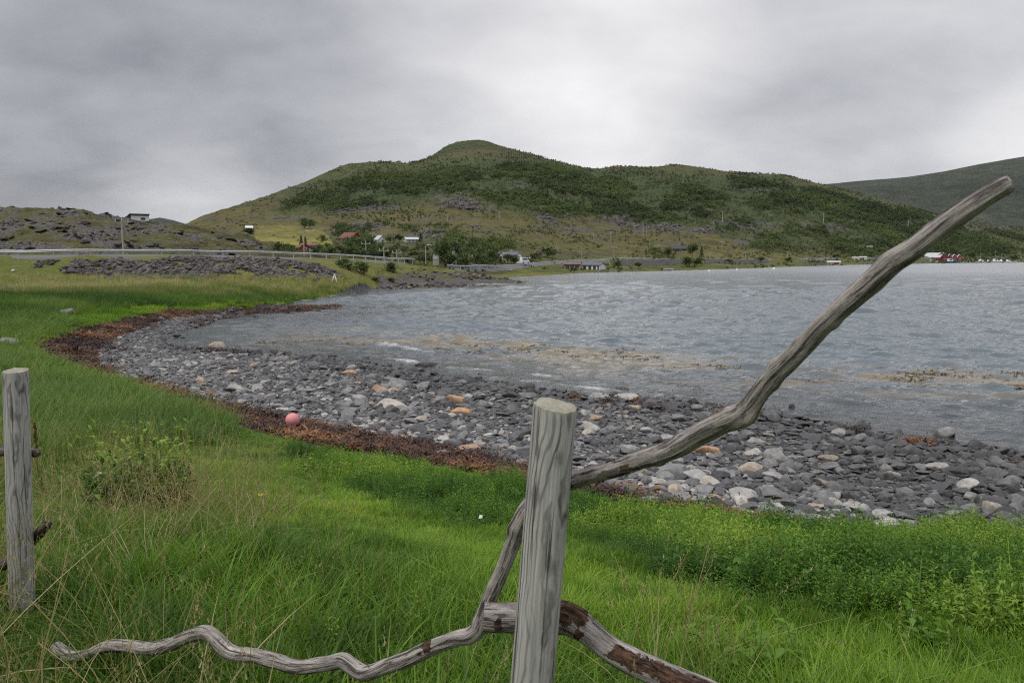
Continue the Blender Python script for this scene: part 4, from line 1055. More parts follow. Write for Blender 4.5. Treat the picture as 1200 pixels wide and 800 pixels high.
def stalks(name, seed, n, hmin, hmax, spread):
    r = np.random.default_rng(seed); V = []; Fq = []; bl = []
    for _ in range(n):
        x, y = r.normal(0, spread, 2); a = r.uniform(0, 6.28); h = r.uniform(hmin, hmax); l = abs(r.normal(.1, .25)); c = abs(r.normal(0, .25)); col = r.random(); b0 = len(V)
        dv = np.array([math.cos(a), math.sin(a), 0]); sd = np.array([math.cos(r.uniform(0, 3.1)), .5, 0]); pts = []
        for k in range(6):
            t = k / 5; p = np.array([x, y, -.02]) + dv * h * (l * t + c * t * t) + np.array([0, 0, h * (t - .4 * c * t * t)]); pts.append(p)
            V += [p - sd * .0014, p + sd * .0014]; bl += [col * .6] * 2
        Fq += [(b0 + 2 * k, b0 + 2 * k + 1, b0 + 2 * k + 3, b0 + 2 * k + 2) for k in range(5)]
        for _ in range(22):       # seed head
            t = r.uniform(.72, 1.04); p = pts[3] + (pts[5] - pts[3]) * ((t - .6) / .4)
            p = p + r.normal(0, .008, 3) * (1.6 - t); q = np.array([r.normal(0, .3), r.normal(0, .3), 1]) * r.uniform(.006, .013); s = np.array([r.normal(), r.normal(), 0]); s *= .0018 / (np.linalg.norm(s) + 1e-6)
            b1 = len(V); V += [p - s, p + s, p + q + s * .3, p + q - s * .3]; bl += [.4 + .6 * r.random()] * 4; Fq.append((b1, b1 + 1, b1 + 2, b1 + 3))
    return npmesh(name, np.array(V), np.array(Fq), M_DRY, True, {'bl': ('FLOAT', np.array(bl))})
def leafy(name, seed, nst, hmin, hmax, spread, leaf, mat, per=11, wid=.42, dome=True):
    r = np.random.default_rng(seed); V = []; Fq = []; bl = []
    for _ in range(nst):
        rr_ = spread * math.sqrt(r.random()); ra = r.uniform(0, 6.28)
        h = r.uniform(hmin, hmax) * (1 - .45 * (rr_ / spread) ** 2 if dome else 1); l = abs(r.normal(.1, .25)); a = ra + r.normal(0, .6); col = r.random()
        b0 = len(V); ex, ey = rr_ * math.cos(ra) + math.cos(a) * h * l, rr_ * math.sin(ra) + math.sin(a) * h * l
        V += [(rr_ * math.cos(ra) - .002, rr_ * math.sin(ra), -.03), (rr_ * math.cos(ra) + .002, rr_ * math.sin(ra), -.03), (ex + .001, ey, h), (ex - .001, ey, h)]; bl += [.4] * 4; Fq.append((b0, b0 + 1, b0 + 2, b0 + 3))
        for k in range(per):
            t = (k + .7) / per; base = np.array([rr_ * math.cos(ra) + math.cos(a) * h * l * t, rr_ * math.sin(ra) + math.sin(a) * h * l * t, h * t])
            la = k * 2.4 + r.normal(0, .5); L = leaf * r.uniform(.6, 1.25) * (1.1 - .45 * t); el = r.normal(.25, .35) + .5 * (t > .85)
            d = np.array([math.cos(la) * math.cos(el), math.sin(la) * math.cos(el), math.sin(el)]); s = np.array([-math.sin(la), math.cos(la), 0]) * L * wid * .5
            b0 = len(V); m1 = base + d * L * .45 + np.array([0, 0, .1 * L]); tip = base + d * L - np.array([0, 0, .12 * L])
            V += [base, m1 - s, tip, m1 + s]; c_ = np.clip(col * .5 + r.random() * .35 + .15 * t, 0, 1); bl += [c_] * 4; Fq.append((b0, b0 + 1, b0 + 2, b0 + 3))
    return npmesh(name, np.array(V), np.array(Fq), mat, True, {'bl': ('FLOAT', np.array(bl))})

def zones(x, y):
    z = height(x, y); px, py = proj(x, y, z)
    land = ~(inpoly(x, y, BEACH) | inpoly(x, y, SEA))
    w = 22 * fbm(x / .9, y / .9, 3, 601)
    Lh = interp(px, [(-500, 420), (150, 455), (230, 500), (330, 532), (400, 566), (480, 598), (560, 616), (620, 602), (700, 632), (800, 688), (900, 712), (1000, 722), (1200, 748), (1500, 820)])
    herb = sstep(14, -14, py - Lh + w) * sstep(215, 290, px + w) * land
    lyme = sstep(30, -20, py - interp(px, [(0, 520), (200, 505), (300, 495), (345, 470)]) + w) * sstep(330, 260, px) * land
    Lf = interp(px, [(-400, 560), (60, 560), (180, 590), (300, 640), (420, 662), (560, 692), (640, 720), (700, 765), (900, 795), (1200, 830), (1600, 950)])
    tall = sstep(-15, 20, py - Lf + w)
    dry = sstep(505, 545, py + w) * sstep(400, 230, px + 1.5 * w)
    return z, px, py, land, herb, lyme, tall, dry

def foreground_plants():
    rng = np.random.default_rng(51)
    fine = [tuft('tuft', 800 + i, 44, .035, .10, .085, .0027, .28, .55, M_GRASS) for i in range(5)]
    tall = [tuft('tuft', 820 + i, 32, .07, .22, .08, .0042, .25, .65, M_GRASS, 5) for i in range(6)]
    lyme = [tuft('tuft', 840 + i, 30, .2, .46, .11, .0042, .22, .5, M_LYME, 5) for i in range(4)]
    def pool(n, pw, ymax):
        y = .7 + (ymax - .7) * rng.random(n) ** pw; x = rng.uniform(-1, 1, n) * (.78 * y + 2.2); return x, y
    x, y = pool(78000, 1.75, 46)
    z, px, py, land, herb, lym, tl, dry = zones(x, y)
    r = rng.random(len(x))
    fld = y > 26
    tone = np.clip(.47 + .5 * fbm(x / 1.4, y / 1.4, 3, 611) + .22 * fbm(x / .4, y / .4, 2, 613), 0, 1)
    # -- lawn-like fine grass and long grass
    sel = land & (herb < .75) & (dline(x, y, G) > .35)
    x1, y1, z1, t1, tl1, l1, px1, py1, h1_, d1 = x[sel], y[sel], z[sel], tone[sel], tl[sel], lym[sel], px[sel], py[sel], herb[sel], dry[sel]
    n = len(x1); r1 = rng.random(n)
    kind = np.where(r1 < l1 * .8, 2, np.where(rng.random(n) < tl1 * .75, 1, 0))
    bright = sstep(120, 300, px1) * sstep(60, 10, np.abs(py1 - interp(px1, [(100, 500), (250, 560), (400, 600), (560, 650), (700, 700), (900, 740), (1200, 790)])))
    t1 = np.clip(t1 * .8 + .14 * bright - .06 * tl1 + .25 * fbm(x1 / .22, y1 / .22, 2, 619) + rng.normal(0, .11, n), 0, 1)
    far = 1 + .035 * np.clip(y1 - 6, 0, 60)
    s = rng.uniform(.75, 1.25, n) * far
    lp = Vector(at(27, 745, 3.35)); nearpost = (np.abs(x1 - lp.x * y1 / lp.y) < .22) & (y1 < lp.y + .05) & (y1 > lp.y - 1.1)
    kind = np.where(nearpost, 0, kind); s = np.where(nearpost, s * .6, s)
    sz = s * np.where(kind == 0, rng.uniform(.8, 1.2, n), rng.uniform(.75, 1.1, n)) / np.where(kind == 0, 1, far ** .7) * np.where(kind == 0, 1 / far ** .55, 1)
    lean = np.where(kind == 0, .1, .16)
    wind = .18 + .25 * fbm(x1 / 1.1, y1 / 1.1, 2, 617)
    P = np.stack([x1, y1, z1], -1); R = np.stack([rng.normal(0, 1, n) * lean, rng.normal(0, 1, n) * lean + wind, rng.uniform(0, 6.28, n)], -1)
    # lean is applied in tuft space, so keep the spin small for the blown ones
    S = np.stack([s, s, sz], -1)
    k0 = kind != 2
    scatter('grass', fine + tall, P[k0], R[k0], S[k0], np.where(kind == 0, rng.integers(0, 5, n), 5 + rng.integers(0, 6, n))[k0], t1[k0], 'bright green grass covering the bank', 'grass')
    scatter('lyme_grass', lyme, P[~k0], R[~k0], S[~k0], rng.integers(0, 4, n)[~k0], t1[~k0], 'tall bluish green grass growing above the seaweed on the left', 'grass')
    # -- leafy weeds along the top of the beach
    weeds = [leafy('weed', 860 + i, 7, .16, .42, .13, .052, M_HERB, 13, .36) for i in range(5)] + [leafy('weed', 870 + i, 6, .08, .2, .13, .085, M_HERB, 6, .6) for i in range(2)]
    x, y = pool(60000, 1.3, 21)
    z, px, py, land, herb, lym, tl, dry = zones(x, y)
    clump = fbm(x / .5, y / .5, 3, 621)
    edge = rng.random(len(x)) < np.where(herb > .4, .8, .09 + .14 * (clump > .2))
    sel = land & edge & (px > 60) & (dline(x, y, G) > .45) & (rng.random(len(x)) < np.clip(herb + .26 * np.clip(.5 + 1.6 * fbm(x / .8, y / .8, 2, 625), 0, 1) + .2 * tl * (px > 330), 0, 1))
    x, y, z, herb, clump, px, py = x[sel], y[sel], z[sel], herb[sel], clump[sel], px[sel], py[sel]; n = len(x)
    s = rng.uniform(.42, .85, n) * np.clip(1 + 1.0 * clump, .4, 1.5) * (.5 + .5 * herb) * np.clip(.35 + .4 * dline(x, y, G), .4, 1)
    t = np.clip(.52 + .6 * fbm(x / .9, y / .9, 3, 623) + .3 * clump + rng.normal(0, .12, n), 0, 1)
    scatter('weeds', weeds, np.stack([x, y, z - .02], -1), np.stack([rng.normal(0, .15, n), rng.normal(0, .15, n), rng.uniform(0, 6.28, n)], -1), np.stack([s] * 3, -1), rng.choice(7, n, p=[.18] * 5 + [.05] * 2), t, 'dense leafy green weeds growing along the top of the beach', 'weeds')
    # -- dry stems
    dr = [stalks('stalk', 880 + i, 4, .35, .75, .07) for i in range(4)] + [tuft('stalk', 890 + i, 12, .2, .5, .09, .0022, .5, .9, M_DRY, 5) for i in range(3)]
    x, y = pool(42000, 1.3, 14)
    z, px, py, land, herb, lym, tl, dry = zones(x, y)
    cn = fbm(x / .7, y / .7, 2, 631)
    pr = np.clip(.5 * dry * np.where((py > 690) & (px < 560), .3, 1) * np.clip(.6 + 1.5 * cn, .1, 1.5) + .16 * tl * np.clip(cn * 2 + .3, 0, 1) * (px > 650) * (px < 860) + .008 * tl, 0, 1) * (1.1 / (1 + .22 * y))
    sel = land & (rng.random(len(x)) < pr)
    x, y, z = x[sel], y[sel], z[sel]; n = len(x); s = rng.uniform(.65, 1.1, n)
    scatter('dry_grass', dr, np.stack([x, y, z], -1), np.stack([rng.normal(0, .2, n), rng.normal(0, .2, n), rng.uniform(0, 6.28, n)], -1), np.stack([s] * 3, -1), rng.choice(7, n, p=[.17] * 4 + [.107, .107, .106]), np.clip(rng.normal(.45, .25, n), 0, 1), 'dry straw coloured seed stems among the grass', 'grass')
    # -- the flat field farther left
    ft = [tuft('tuft', 900 + i, 60, .10, .42, .45, .012, .2, .4, M_GRASS, 3) for i in range(3)] + [tuft('tuft', 910 + i, 46, .35, .8, .4, .012, .18, .3, M_LYME, 3) for i in range(3)] + [tuft('tuft', 915 + i, 40, .4, .95, .4, .009, .18, .3, M_DRY, 3) for i in range(2)]
    n = 60000
    y = 24 + 92 * rng.random(n) ** 1.2; x = -rng.random(n) * (y * .8 + 4) + 10 * sstep(50, 110, y)
    z = height(x, y); px, py = proj(x, y, z); land = ~(inpoly(x, y, BEACH) | inpoly(x, y, SEA))
    sel = land & (py > 325.5) & (rng.random(n) < np.where(y > 60, .8, .55)); x, y, z, px, py = x[sel], y[sel], z[sel], px[sel], py[sel]; n = len(x)
    tallp = sstep(372, 350, py + 6 * fbm(x / 5, y / 5, 2, 641) - interp(px, [(0, 8), (200, -2), (400, -10)])); isT = rng.random(n) < tallp * .8
    dW = dline(x, y, G)
    isT &= dW > 1.5
    s = rng.uniform(.7, 1.2, n)
    t = np.clip(.70 + .4 * fbm(x / 7, y / 5, 3, 643) + rng.normal(0, .1, n), 0, 1)
    t = np.where(isT, np.clip(.25 + .75 * sstep(350, 333, py) + .5 * fbm(x / 6, y / 4, 2, 645), 0, 1), t)
    scatter('meadow_grass', ft, np.stack([x, y, z], -1), np.stack([rng.normal(0, .1, n), rng.normal(0, .1, n), rng.uniform(0, 6.28, n)], -1), np.stack([s, s, s * np.where(isT, 1, .75)], -1), np.where(isT & (py < 349) & (rng.random(n) < .35), 6 + rng.integers(0, 2, n), np.where(isT, 3, 0) + rng.integers(0, 3, n)), t, 'taller meadow grass of the flat field on the left', 'grass')
foreground_plants()

def dup(o, parent=None, **kw):
    c = o.copy(); COL.objects.link(c); c.parent = parent
    for k, v in kw.items(): setattr(c, k, v)
    return c
def single_plants():
    p = hit(165, 600)
    e = empty('leafy_shrub', p, 0, 'low leafy shrub with yellowish top leaves in the grass right of the slim left post', 'shrub')
    f = leafy('foliage', 921, 120, .28, .58, .36, .10, M_HERB, 13, .5); link(f); f.parent = e; f['tint'] = .18
    f2 = leafy('top_leaves', 922, 60, .46, .74, .34, .085, M_HERB, 5, .55, False); link(f2); f2.parent = e; f2['tint'] = .98
    mb = MB(); r = random.Random(4)
    for k in range(12):
        a = r.uniform(0, 6.28); d = r.uniform(.05, .28); mb.tube([(0.02 * math.cos(a), .02 * math.sin(a), -.03), (d * .6 * math.cos(a), d * .6 * math.sin(a), .2), (d * math.cos(a), d * math.sin(a), .45)], [.006, .004, .002], 5)
    mb.build('stems', M_BARK, e); e.scale = (1.0, 1.0, 1.12)
    # dock stalk
    m_d = simple('rusty_seed_head', (.075, .028, .014), .9, .5, 60)
    p = hit(44, 560); mb = MB(); mb.tube([(0, 0, -.05), (.01, 0, .3), (.005, 0, .62)], [.005, .004, .003], 6)
    e = empty('dock_stalk', p, 0, 'thin rusty brown seed stalk standing just right of the slim left post', 'plant'); mb.build('stem', m_d, e)
    mb = MB(); r = random.Random(8)
    for k in range(170):
        t = r.random(); c = Vector((.008 + r.gauss(0, .012) * (1.2 - t), r.gauss(0, .012), .3 + .34 * t)); s = r.uniform(.004, .009)
        mb.add([c + Vector((s, 0, 0)), c + Vector((-s, 0, 0)), c + Vector((0, s, 0)), c + Vector((0, -s, 0)), c + Vector((0, 0, s)), c + Vector((0, 0, -s))], [(0, 2, 4), (2, 1, 4), (1, 3, 4), (3, 0, 4), (2, 0, 5), (1, 2, 5), (3, 1, 5), (0, 3, 5)])
    mb.build('seed_head', m_d, e)
    # broad leaved rosettes
    for px, py, sz, lab in ((880, 784, .34, 'broad leaved green plant at the bottom edge right of the driftwood log'), (1085, 752, .26, 'cluster of broad green leaves among the weeds on the far right')):
        p = hit(px, py); o = leafy('broadleaf_plant', 930 + px, 22, .10, .24, .2, .085, M_HERB, 5, .5); link(o); o.location = p; o.scale = (sz / .3,) * 3; o['tint'] = .62
        tag(o, lab, 'plant')
    # yellow flower
    m_y = simple('yellow_petals', (.75, .52, .03), .6); m_g = simple('green_stem', (.06, .14, .02), .6)
    p = hit(306, 602); e = empty('yellow_flower', p, 0, 'single yellow dandelion flower in the short grass', 'flower')
    MB().tube([(0, 0, -.02), (.01, 0, .1), (.012, 0, .17)], .003, 6).build('stem', m_g, e)
    mb = MB()
    for k in range(22):
        a = k * 2.4; L = .014 + .010 * (k % 3); mb.add([(.012, 0, .17), (.012 + math.cos(a - .2) * L, math.sin(a - .2) * L, .175 + .006 * (k % 2)), (.012 + math.cos(a + .2) * L, math.sin(a + .2) * L, .175)], [(0, 1, 2)])
    mb.build('flower_head', m_y, e)
single_plants()

# ------------------------------------------------------------------ trees
def crown(name, seed, lobes, nleaf, size, narrow=1.0, mat=M_TREE, trunk=False, conif=False):
    """unit-height crown: leaf-clump faces spread through several uneven lobes"""
    r = np.random.default_rng(seed); V = []; Fq = []; bl = []
    L = []
    for i in range(lobes):
        a = r.uniform(0, 6.28); d = abs(r.normal(0, .22)) * narrow; zc = r.uniform(.34, .82)
        L.append((d * math.cos(a), d * math.sin(a), zc, r.uniform(.13, .27) * (1.15 - .5 * abs(zc - .5)), r.random()))
    for k in range(nleaf):
        x, y, z, R, c = L[r.integers(0, lobes)]
        if conif:
            z = r.uniform(.08, 1) ; R_ = .22 * (1 - z) + .03; a = r.uniform(0, 6.28); p = np.array([R_ * math.cos(a) * r.random() ** .4, R_ * math.sin(a) * r.random() ** .4, z]); c = r.random()
        else:
            v = r.normal(size=3); v /= np.linalg.norm(v); p = np.array([x, y, z]) + v * R * r.random() ** .45 * np.array([narrow, narrow, 1])
        n = r.normal(size=3) + np.array([0, 0, .6]); n /= np.linalg.norm(n); u = np.cross(n, r.normal(size=3)); u /= np.linalg.norm(u); w = np.cross(n, u); s = size * r.uniform(.5, 1.2)
        b0 = len(V); V += [p - u * s, p - w * s * .7, p + u * s, p + w * s * .7 + n * s * .2]; bl += [np.clip(.5 * c + .5 * r.random(), 0, 1)] * 4; Fq.append((b0, b0 + 1, b0 + 2, b0 + 3))
    if trunk:
        for sx, sy in ((.02, 0), (0, .02)):
            b0 = len(V); V += [(-sx, -sy, -.05), (sx, sy, -.05), (sx * .4, sy * .4, .6), (-sx * .4, -sy * .4, .6)]; bl += [.3] * 4; Fq.append((b0, b0 + 1, b0 + 2, b0 + 3))
    return npmesh(name, np.array(V, float), np.array(Fq), mat, True, {'bl': ('FLOAT', np.array(bl))})

def woods():
    rng = np.random.default_rng(61)
    x, y, px, py, cl = T['x'], T['y'], T['px'], T['py'], T['cl']
    m = (cl == 3) & (y < 1350) & (px > -250) & (px < 1460) & (y > 150)
    ix = np.where(m)[0]; X, Y, PX, PY = x[ix], y[ix], px[ix], py[ix]
    up = interp(PX, [(300, 300), (330, 236), (380, 216), (430, 202), (500, 196), (545, 192), (600, 186), (650, 194), (700, 204), (760, 205), (830, 206), (900, 211), (950, 219), (1050, 243), (1150, 268), (1300, 285)])
    lo = interp(PX, [(300, 240), (330, 249), (400, 248), (480, 238), (545, 224), (600, 246), (660, 254), (700, 252), (760, 262), (820, 264), (880, 290), (960, 298), (1050, 300), (1150, 299), (1250, 299)])
    ins = sstep(-9, 9, PY - up) * sstep(9, -7, PY - lo)
    nz = fbm(X / 60, Y / 80, 4, 651); n2 = fbm(PX / 30, PY / 9, 4, 653)
    dens = ins * np.clip(.66 + .9 * nz + 1.3 * n2, .12, .95)
    grn = inpoly(PX, PY, np.array([(690, 196), (860, 196), (850, 212), (790, 222), (770, 250), (740, 240), (745, 215), (700, 208)])); dens *= np.where(grn, .35, 1)
    sparse = np.clip(n2 * 1.4 + .2, 0, 1) * .34 * (PY > up - 12)
    ridge = np.clip(n2 + .2, 0, 1) * .5 * (PX > 690) * sstep(10, 2, np.abs(PY - up + 2))
    low = np.clip(.35 + 1.6 * n2, 0, 1) * .75 * (PY > 262) * (PY < 300) * (PX > 395) * (PX < 540) * (Y > 190)
    mid = np.clip(n2 * 2, 0, 1) * .35 * (PY > 285) * (PX > 600) * (PX < 960)
    vil = np.clip(.55 + 1.4 * n2, .1, 1) * 1.0 * (PY > 284) * (PY < 313) * (PX > 366) * (PX < 600) * (Y > 165)
    dens = np.maximum.reduce([dens, sparse, ridge, low, mid, vil]) * (T['rock'][ix] < .62)
    fld = inpoly(PX, PY, np.array([(296, 264), (385, 264), (392, 288), (296, 290)])); dens[fld] = 0
    p = dens * (Y ** 1.15) * np.where(Y < 300, .5, 1); p /= p.sum()
    n = 42000
    k = rng.choice(len(ix), n, p=p)
    xx = X[k] * (1 + rng.normal(0, .003, n)); yy = Y[k] * (1 + rng.normal(0, .006, n)); zz = height(xx, yy)
    hgt = rng.uniform(1.8, 4.6, n) * (.7 + .55 * sstep(250, 900, yy))
    small = np.clip(dens[k] * 1.1, .45, 1); hgt *= small
    protos = [crown('birch', 940 + i, 7, 130, .085, 1.15, M_TREE, True) for i in range(6)]
    t = np.clip(.45 + .9 * fbm(xx / 50, yy / 60, 3, 661) + rng.normal(0, .24, n), 0, 1)
    s = np.stack([hgt * rng.uniform(.95, 1.5, n), hgt * rng.uniform(.95, 1.5, n), hgt], -1)
    scatter('birch_scrub', protos, np.stack([xx, yy, zz - .1], -1), np.stack([np.zeros(n), np.zeros(n), rng.uniform(0, 6.28, n)], -1), s, rng.integers(0, 6, n), t, 'low birch scrub covering the slopes of the hill', 'scrub')
    # heather hummocks and grass clumps give the open slopes their grain
    M_HEATH = veg_mat('heather', ((0, (.04, .036, .016)), (.5, (.075, .07, .026)), (1, (.12, .12, .038))), .5, .1)
    hp = [crown('hummock', 950 + i, 5, 46, .2, 1.6, M_HEATH) for i in range(3)]
    w2 = np.clip(.4 + n2, 0, 1) * (T['rock'][ix] < .7) * Y ** 1.3; w2[fld] *= .15; w2 /= w2.sum(); n = 6500
    k = rng.choice(len(ix), n, p=w2); xx = X[k] * (1 + rng.normal(0, .003, n)); yy = Y[k] * (1 + rng.normal(0, .006, n)); zz = height(xx, yy)
    s = rng.uniform(.5, 1.5, n) * (.6 + .5 * sstep(250, 900, yy)); t = np.clip(.5 + .6 * nz[k] + rng.normal(0, .2, n), 0, 1)
    scatter('heather', hp, np.stack([xx, yy, zz - .25 * s], -1), np.stack([np.zeros(n), np.zeros(n), rng.uniform(0, 6.28, n)], -1), np.stack([s * 1.7, s * 1.7, s], -1), rng.integers(0, 3, n), t, 'heather and low bushes on the open slopes', 'heather')
    # loose boulders: scree of the hill, knoll outcrops, shore rocks, road bank
    def rocks(name, mask, n, smin, smax, tl, th, lab, flat=1.0, wpow=1.2, sink=.2):
        j = np.where(mask)[0]; w = y[j] ** wpow * np.clip(T['rock'][j] - .3, .05, 1.2); w /= w.sum(); k = j[rng.choice(len(j), n, p=w)]
        xx = x[k] + rng.normal(0, .0016, n) * y[k]; yy = y[k] * (1 + rng.normal(0, .003, n)); zz = height(xx, yy); s = smin * (smax / smin) ** (rng.random(n) ** 1.8)
        scatter(name, RUBBLE, np.stack([xx, yy, zz + s * (.5 - sink) * .6], -1), np.stack([rng.normal(0, .3, n), rng.normal(0, .3, n), rng.uniform(0, 6.28, n)], -1), np.stack([s, s, s * flat], -1), rng.integers(0, 6, n), np.clip(rng.uniform(tl, th, n), 0, 1), lab, 'rocks')
    rocks('scree', (cl == 3) & (T['rock'] > .62) & (px > 250) & (px < 1300) & (y < 1200), 4500, .4, 1.6, .05, .8, 'grey scree and boulders on the hillside')
    rocks('knoll_boulders', (cl == 5) & (T['rock'] > .45) & (px > -200), 1500, .2, 1.1, .0, .45, 'dark broken rocks of the knoll behind the road', .6)
    rocks('shore_rocks', (cl == 4) & (fbm(x / 4, y / 6, 3, 673) > -.1), 700, .12, .75, .05, .8, 'dark rocks of the low headland', .55, 1.2, .35)
    bank = inpoly(px, py, np.array([(40, 312), (52, 306), (150, 304.5), (240, 302), (262, 303.5), (330, 304.5), (372, 310), (404, 324), (398, 330), (330, 330), (120, 329.5), (100, 322), (45, 316)]))
    rocks('rubble', bank & (y < 140) & (y > 70) & (fbm(x / 3.5, y / 2.5, 3, 671) > -.22), 9000, .10, .50, .0, .75, 'bank of dark broken rock below the guard rail', .9, 1.0, .0)
woods()

def tree(px, py, hpx, kind, lab, group='trees around the houses', wide=1.0):
    p = hit(px, py); h = hpx * 1.2 * p.y / 938
    e = empty('tree' if kind != 's' else 'spruce_tree', p, random.uniform(0, 6), lab, 'tree', group)
    src = {'b': TREE_B, 's': TREE_S}[kind][random.randrange(3 if kind == 'b' else 2)]
    c = dup(src, e); c.name = 'crown'; c.scale = (h * wide * random.uniform(.9, 1.15), h * wide, h); c['tint'] = random.uniform(.45, .95)
    t = dup(TRUNK, e); t.name = 'trunk'; t.scale = (h, h, h)
TREE_B = [crown('crown', 960 + i, 12, 900, .052, 1.1, M_TREE) for i in range(3)]
TREE_S = [crown('crown', 970 + i, 3, 420, .05, 1.0, M_TREE, False, True) for i in range(2)]
TRUNK = MB().tube([(0, 0, -.06), (.01, 0, .25), (0, .01, .62)], [.028, .02, .006], 7).tube([(.01, 0, .25), (.1, .05, .5)], [.012, .004], 5).tube([(.01, 0, .3), (-.1, -.03, .55)], [.012, .004], 5).build('trunk', M_BARK, None, True, False)
for px, py, h, k, lab, w in [(326, 296, 10, 'b', 'bushy tree left of the orange house, leftmost of three', 1.3), (334, 296, 9, 'b', 'bushy tree left of the orange house, middle of three', 1.4), (343, 297, 9, 'b', 'bushy tree left of the orange house, nearest to it', 1.3),
        (353, 288, 10, 's', 'dark spruce rising behind the orange house', 1.2), (358, 288, 9, 's', 'second dark spruce directly behind the flagpole and orange house', 1.2), (378, 285, 9, 'b', 'small tree standing alone on the field edge left of the red barn', 1.1),
        (357, 268, 11, 'b', 'dark tree clump at the top edge of the hay field', 1.2), (363, 268, 10, 'b', 'second dark tree at the top edge of the hay field', 1.3), (374, 301, 12, 'b', 'broad green tree right of the orange house', 1.6), (386, 302, 13, 'b', 'broad green tree below the red barn at its left', 1.6),
        (398, 302, 13, 'b', 'broad green tree directly below the red barn', 1.6), (410, 302, 12, 'b', 'broad green tree below the right end of the red barn', 1.6), (421, 302, 11, 'b', 'green tree left of the tall street lamp', 1.5), (437, 300, 12, 'b', 'dark green tree right of the tall street lamp', 1.4), (444, 298, 11, 'b', 'dark tree below the small white gabled house', 1.4),
        (459, 285, 9, 'b', 'tree right of the small white gabled house', 1.6), (468, 285, 9, 'b', 'tree between the white gabled house and the pale low house', 1.5), (493, 284, 8, 's', 'dark conifer right of the pale low house', 1.6),
        (520, 314, 20, 'b', 'tall bright green tree between the two narrow white houses', 1.15), (526, 312, 15, 'b', 'lower green tree left of the white house with the dark steep roof', 1.1), (545, 313, 15, 'b', 'green tree right of the white house with the dark steep roof', 1.3), (556, 313, 14, 'b', 'green tree behind the lone roadside pole', 1.3), (566, 312, 13, 'b', 'rounded green tree left of the large dark roadside tree', 1.3), (573, 312, 17, 'b', 'large dark rounded tree beside the road', 1.25), (484, 304, 9, 'b', 'dark bush behind the rocky mound by the road', 1.9), (602, 310, 10, 'b', 'tree in front of the long white house, right one', 1.5), (595, 309, 10, 'b', 'tree in front of the long white house, left one', 1.6), (627, 306, 9, 'b', 'dark tree left of the red roofed cream house', 1.4), (641, 302, 11, 'b', 'tree right of the red roofed cream house', 1.6), (648, 302, 9, 'b', 'smaller tree farther right of the red roofed cream house', 1.5),
        (725, 314, 8, 'b', 'round bush in front of the stone wall, right of the grey shed', 1.2), (748, 315, 7, 'b', 'round bush in front of the stone wall, above the white boat', 1.6), (805, 313, 11, 'b', 'large bush in front of the road, left of two', 1.6), (819, 312, 9, 'b', 'large bush in front of the road, right of two', 1.8), (811, 303, 15, 'b', 'tall tree right of the black roofed cabin', 1.2), (822, 303, 12, 's', 'slim tree right of the tall tree by the black roofed cabin', 1.0), (783, 301, 10, 'b', 'tree left of the black roofed cabin', 1.5), (768, 298, 8, 'b', 'small tree on the slope left of the black roofed cabin', 1.6),
        (855, 309, 5, 'b', 'low bush by the far shore, left of three', 2.0), (890, 308, 6, 'b', 'low bush by the far shore, middle of three', 2.2), (925, 307, 5, 'b', 'low bush by the far shore, right of three', 2.0), (1140, 302, 7, 'b', 'dark tree behind the marina right of the red cabins', 1.6), (1165, 302, 6, 'b', 'dark tree behind the moored boats', 1.6), (1190, 305, 6, 'b', 'dark bush at the right end of the marina', 2.2),
        (979, 305, 7, 'b', 'dark bush behind the small orange boathouse', 1.7), (1020, 302, 8, 'b', 'dark tree beside the white sheds', 1.6)]:
    tree(px, py, h, k, lab, wide=w)
for px, py, h, w, t, lab in [(404, 312, 9, 2.6, .3, 'dark shrub covering the end of the guard rail'), (424, 321, 15, 1.8, .8, 'large yellow green shrub at the end of the dark rock bank'), (408, 316, 9, 1.8, .75, 'yellow green shrub on top of the rock bank end'), (440, 330, 5, 3.0, 1.0, 'pale green shrub on the grass strip by the shore, left one'), (458, 330, 5, 3.4, 1.0, 'pale green shrub on the grass strip by the shore, right one'),
        (458, 318, 11, 1.7, .35, 'dark green shrub on the rocky mound by the headland'), (12, 241, 5, 2.2, .4, 'small round shrub on the skyline of the rocky knoll'), (476, 309, 6, 2.6, .9, 'yellowish shrub crowning the rocky mound'), (292, 275, 8, 2.4, .1, 'dark shrub below the small white roofed hut')]:
    p = hit(px, py); hh = h * p.y / 938
    e = empty('shrub', p, px, lab, 'shrub', 'shrubs by the road and shore')
    c = dup(TREE_B[px % 3], e); c.name = 'foliage'; c.scale = (hh * w * 1.1, hh * w * 1.1, hh * 1.45); c.location = (0, 0, -.4 * hh); c['tint'] = t
    t_ = dup(TRUNK, e); t_.name = 'stem'; t_.scale = (hh * .5,) * 3

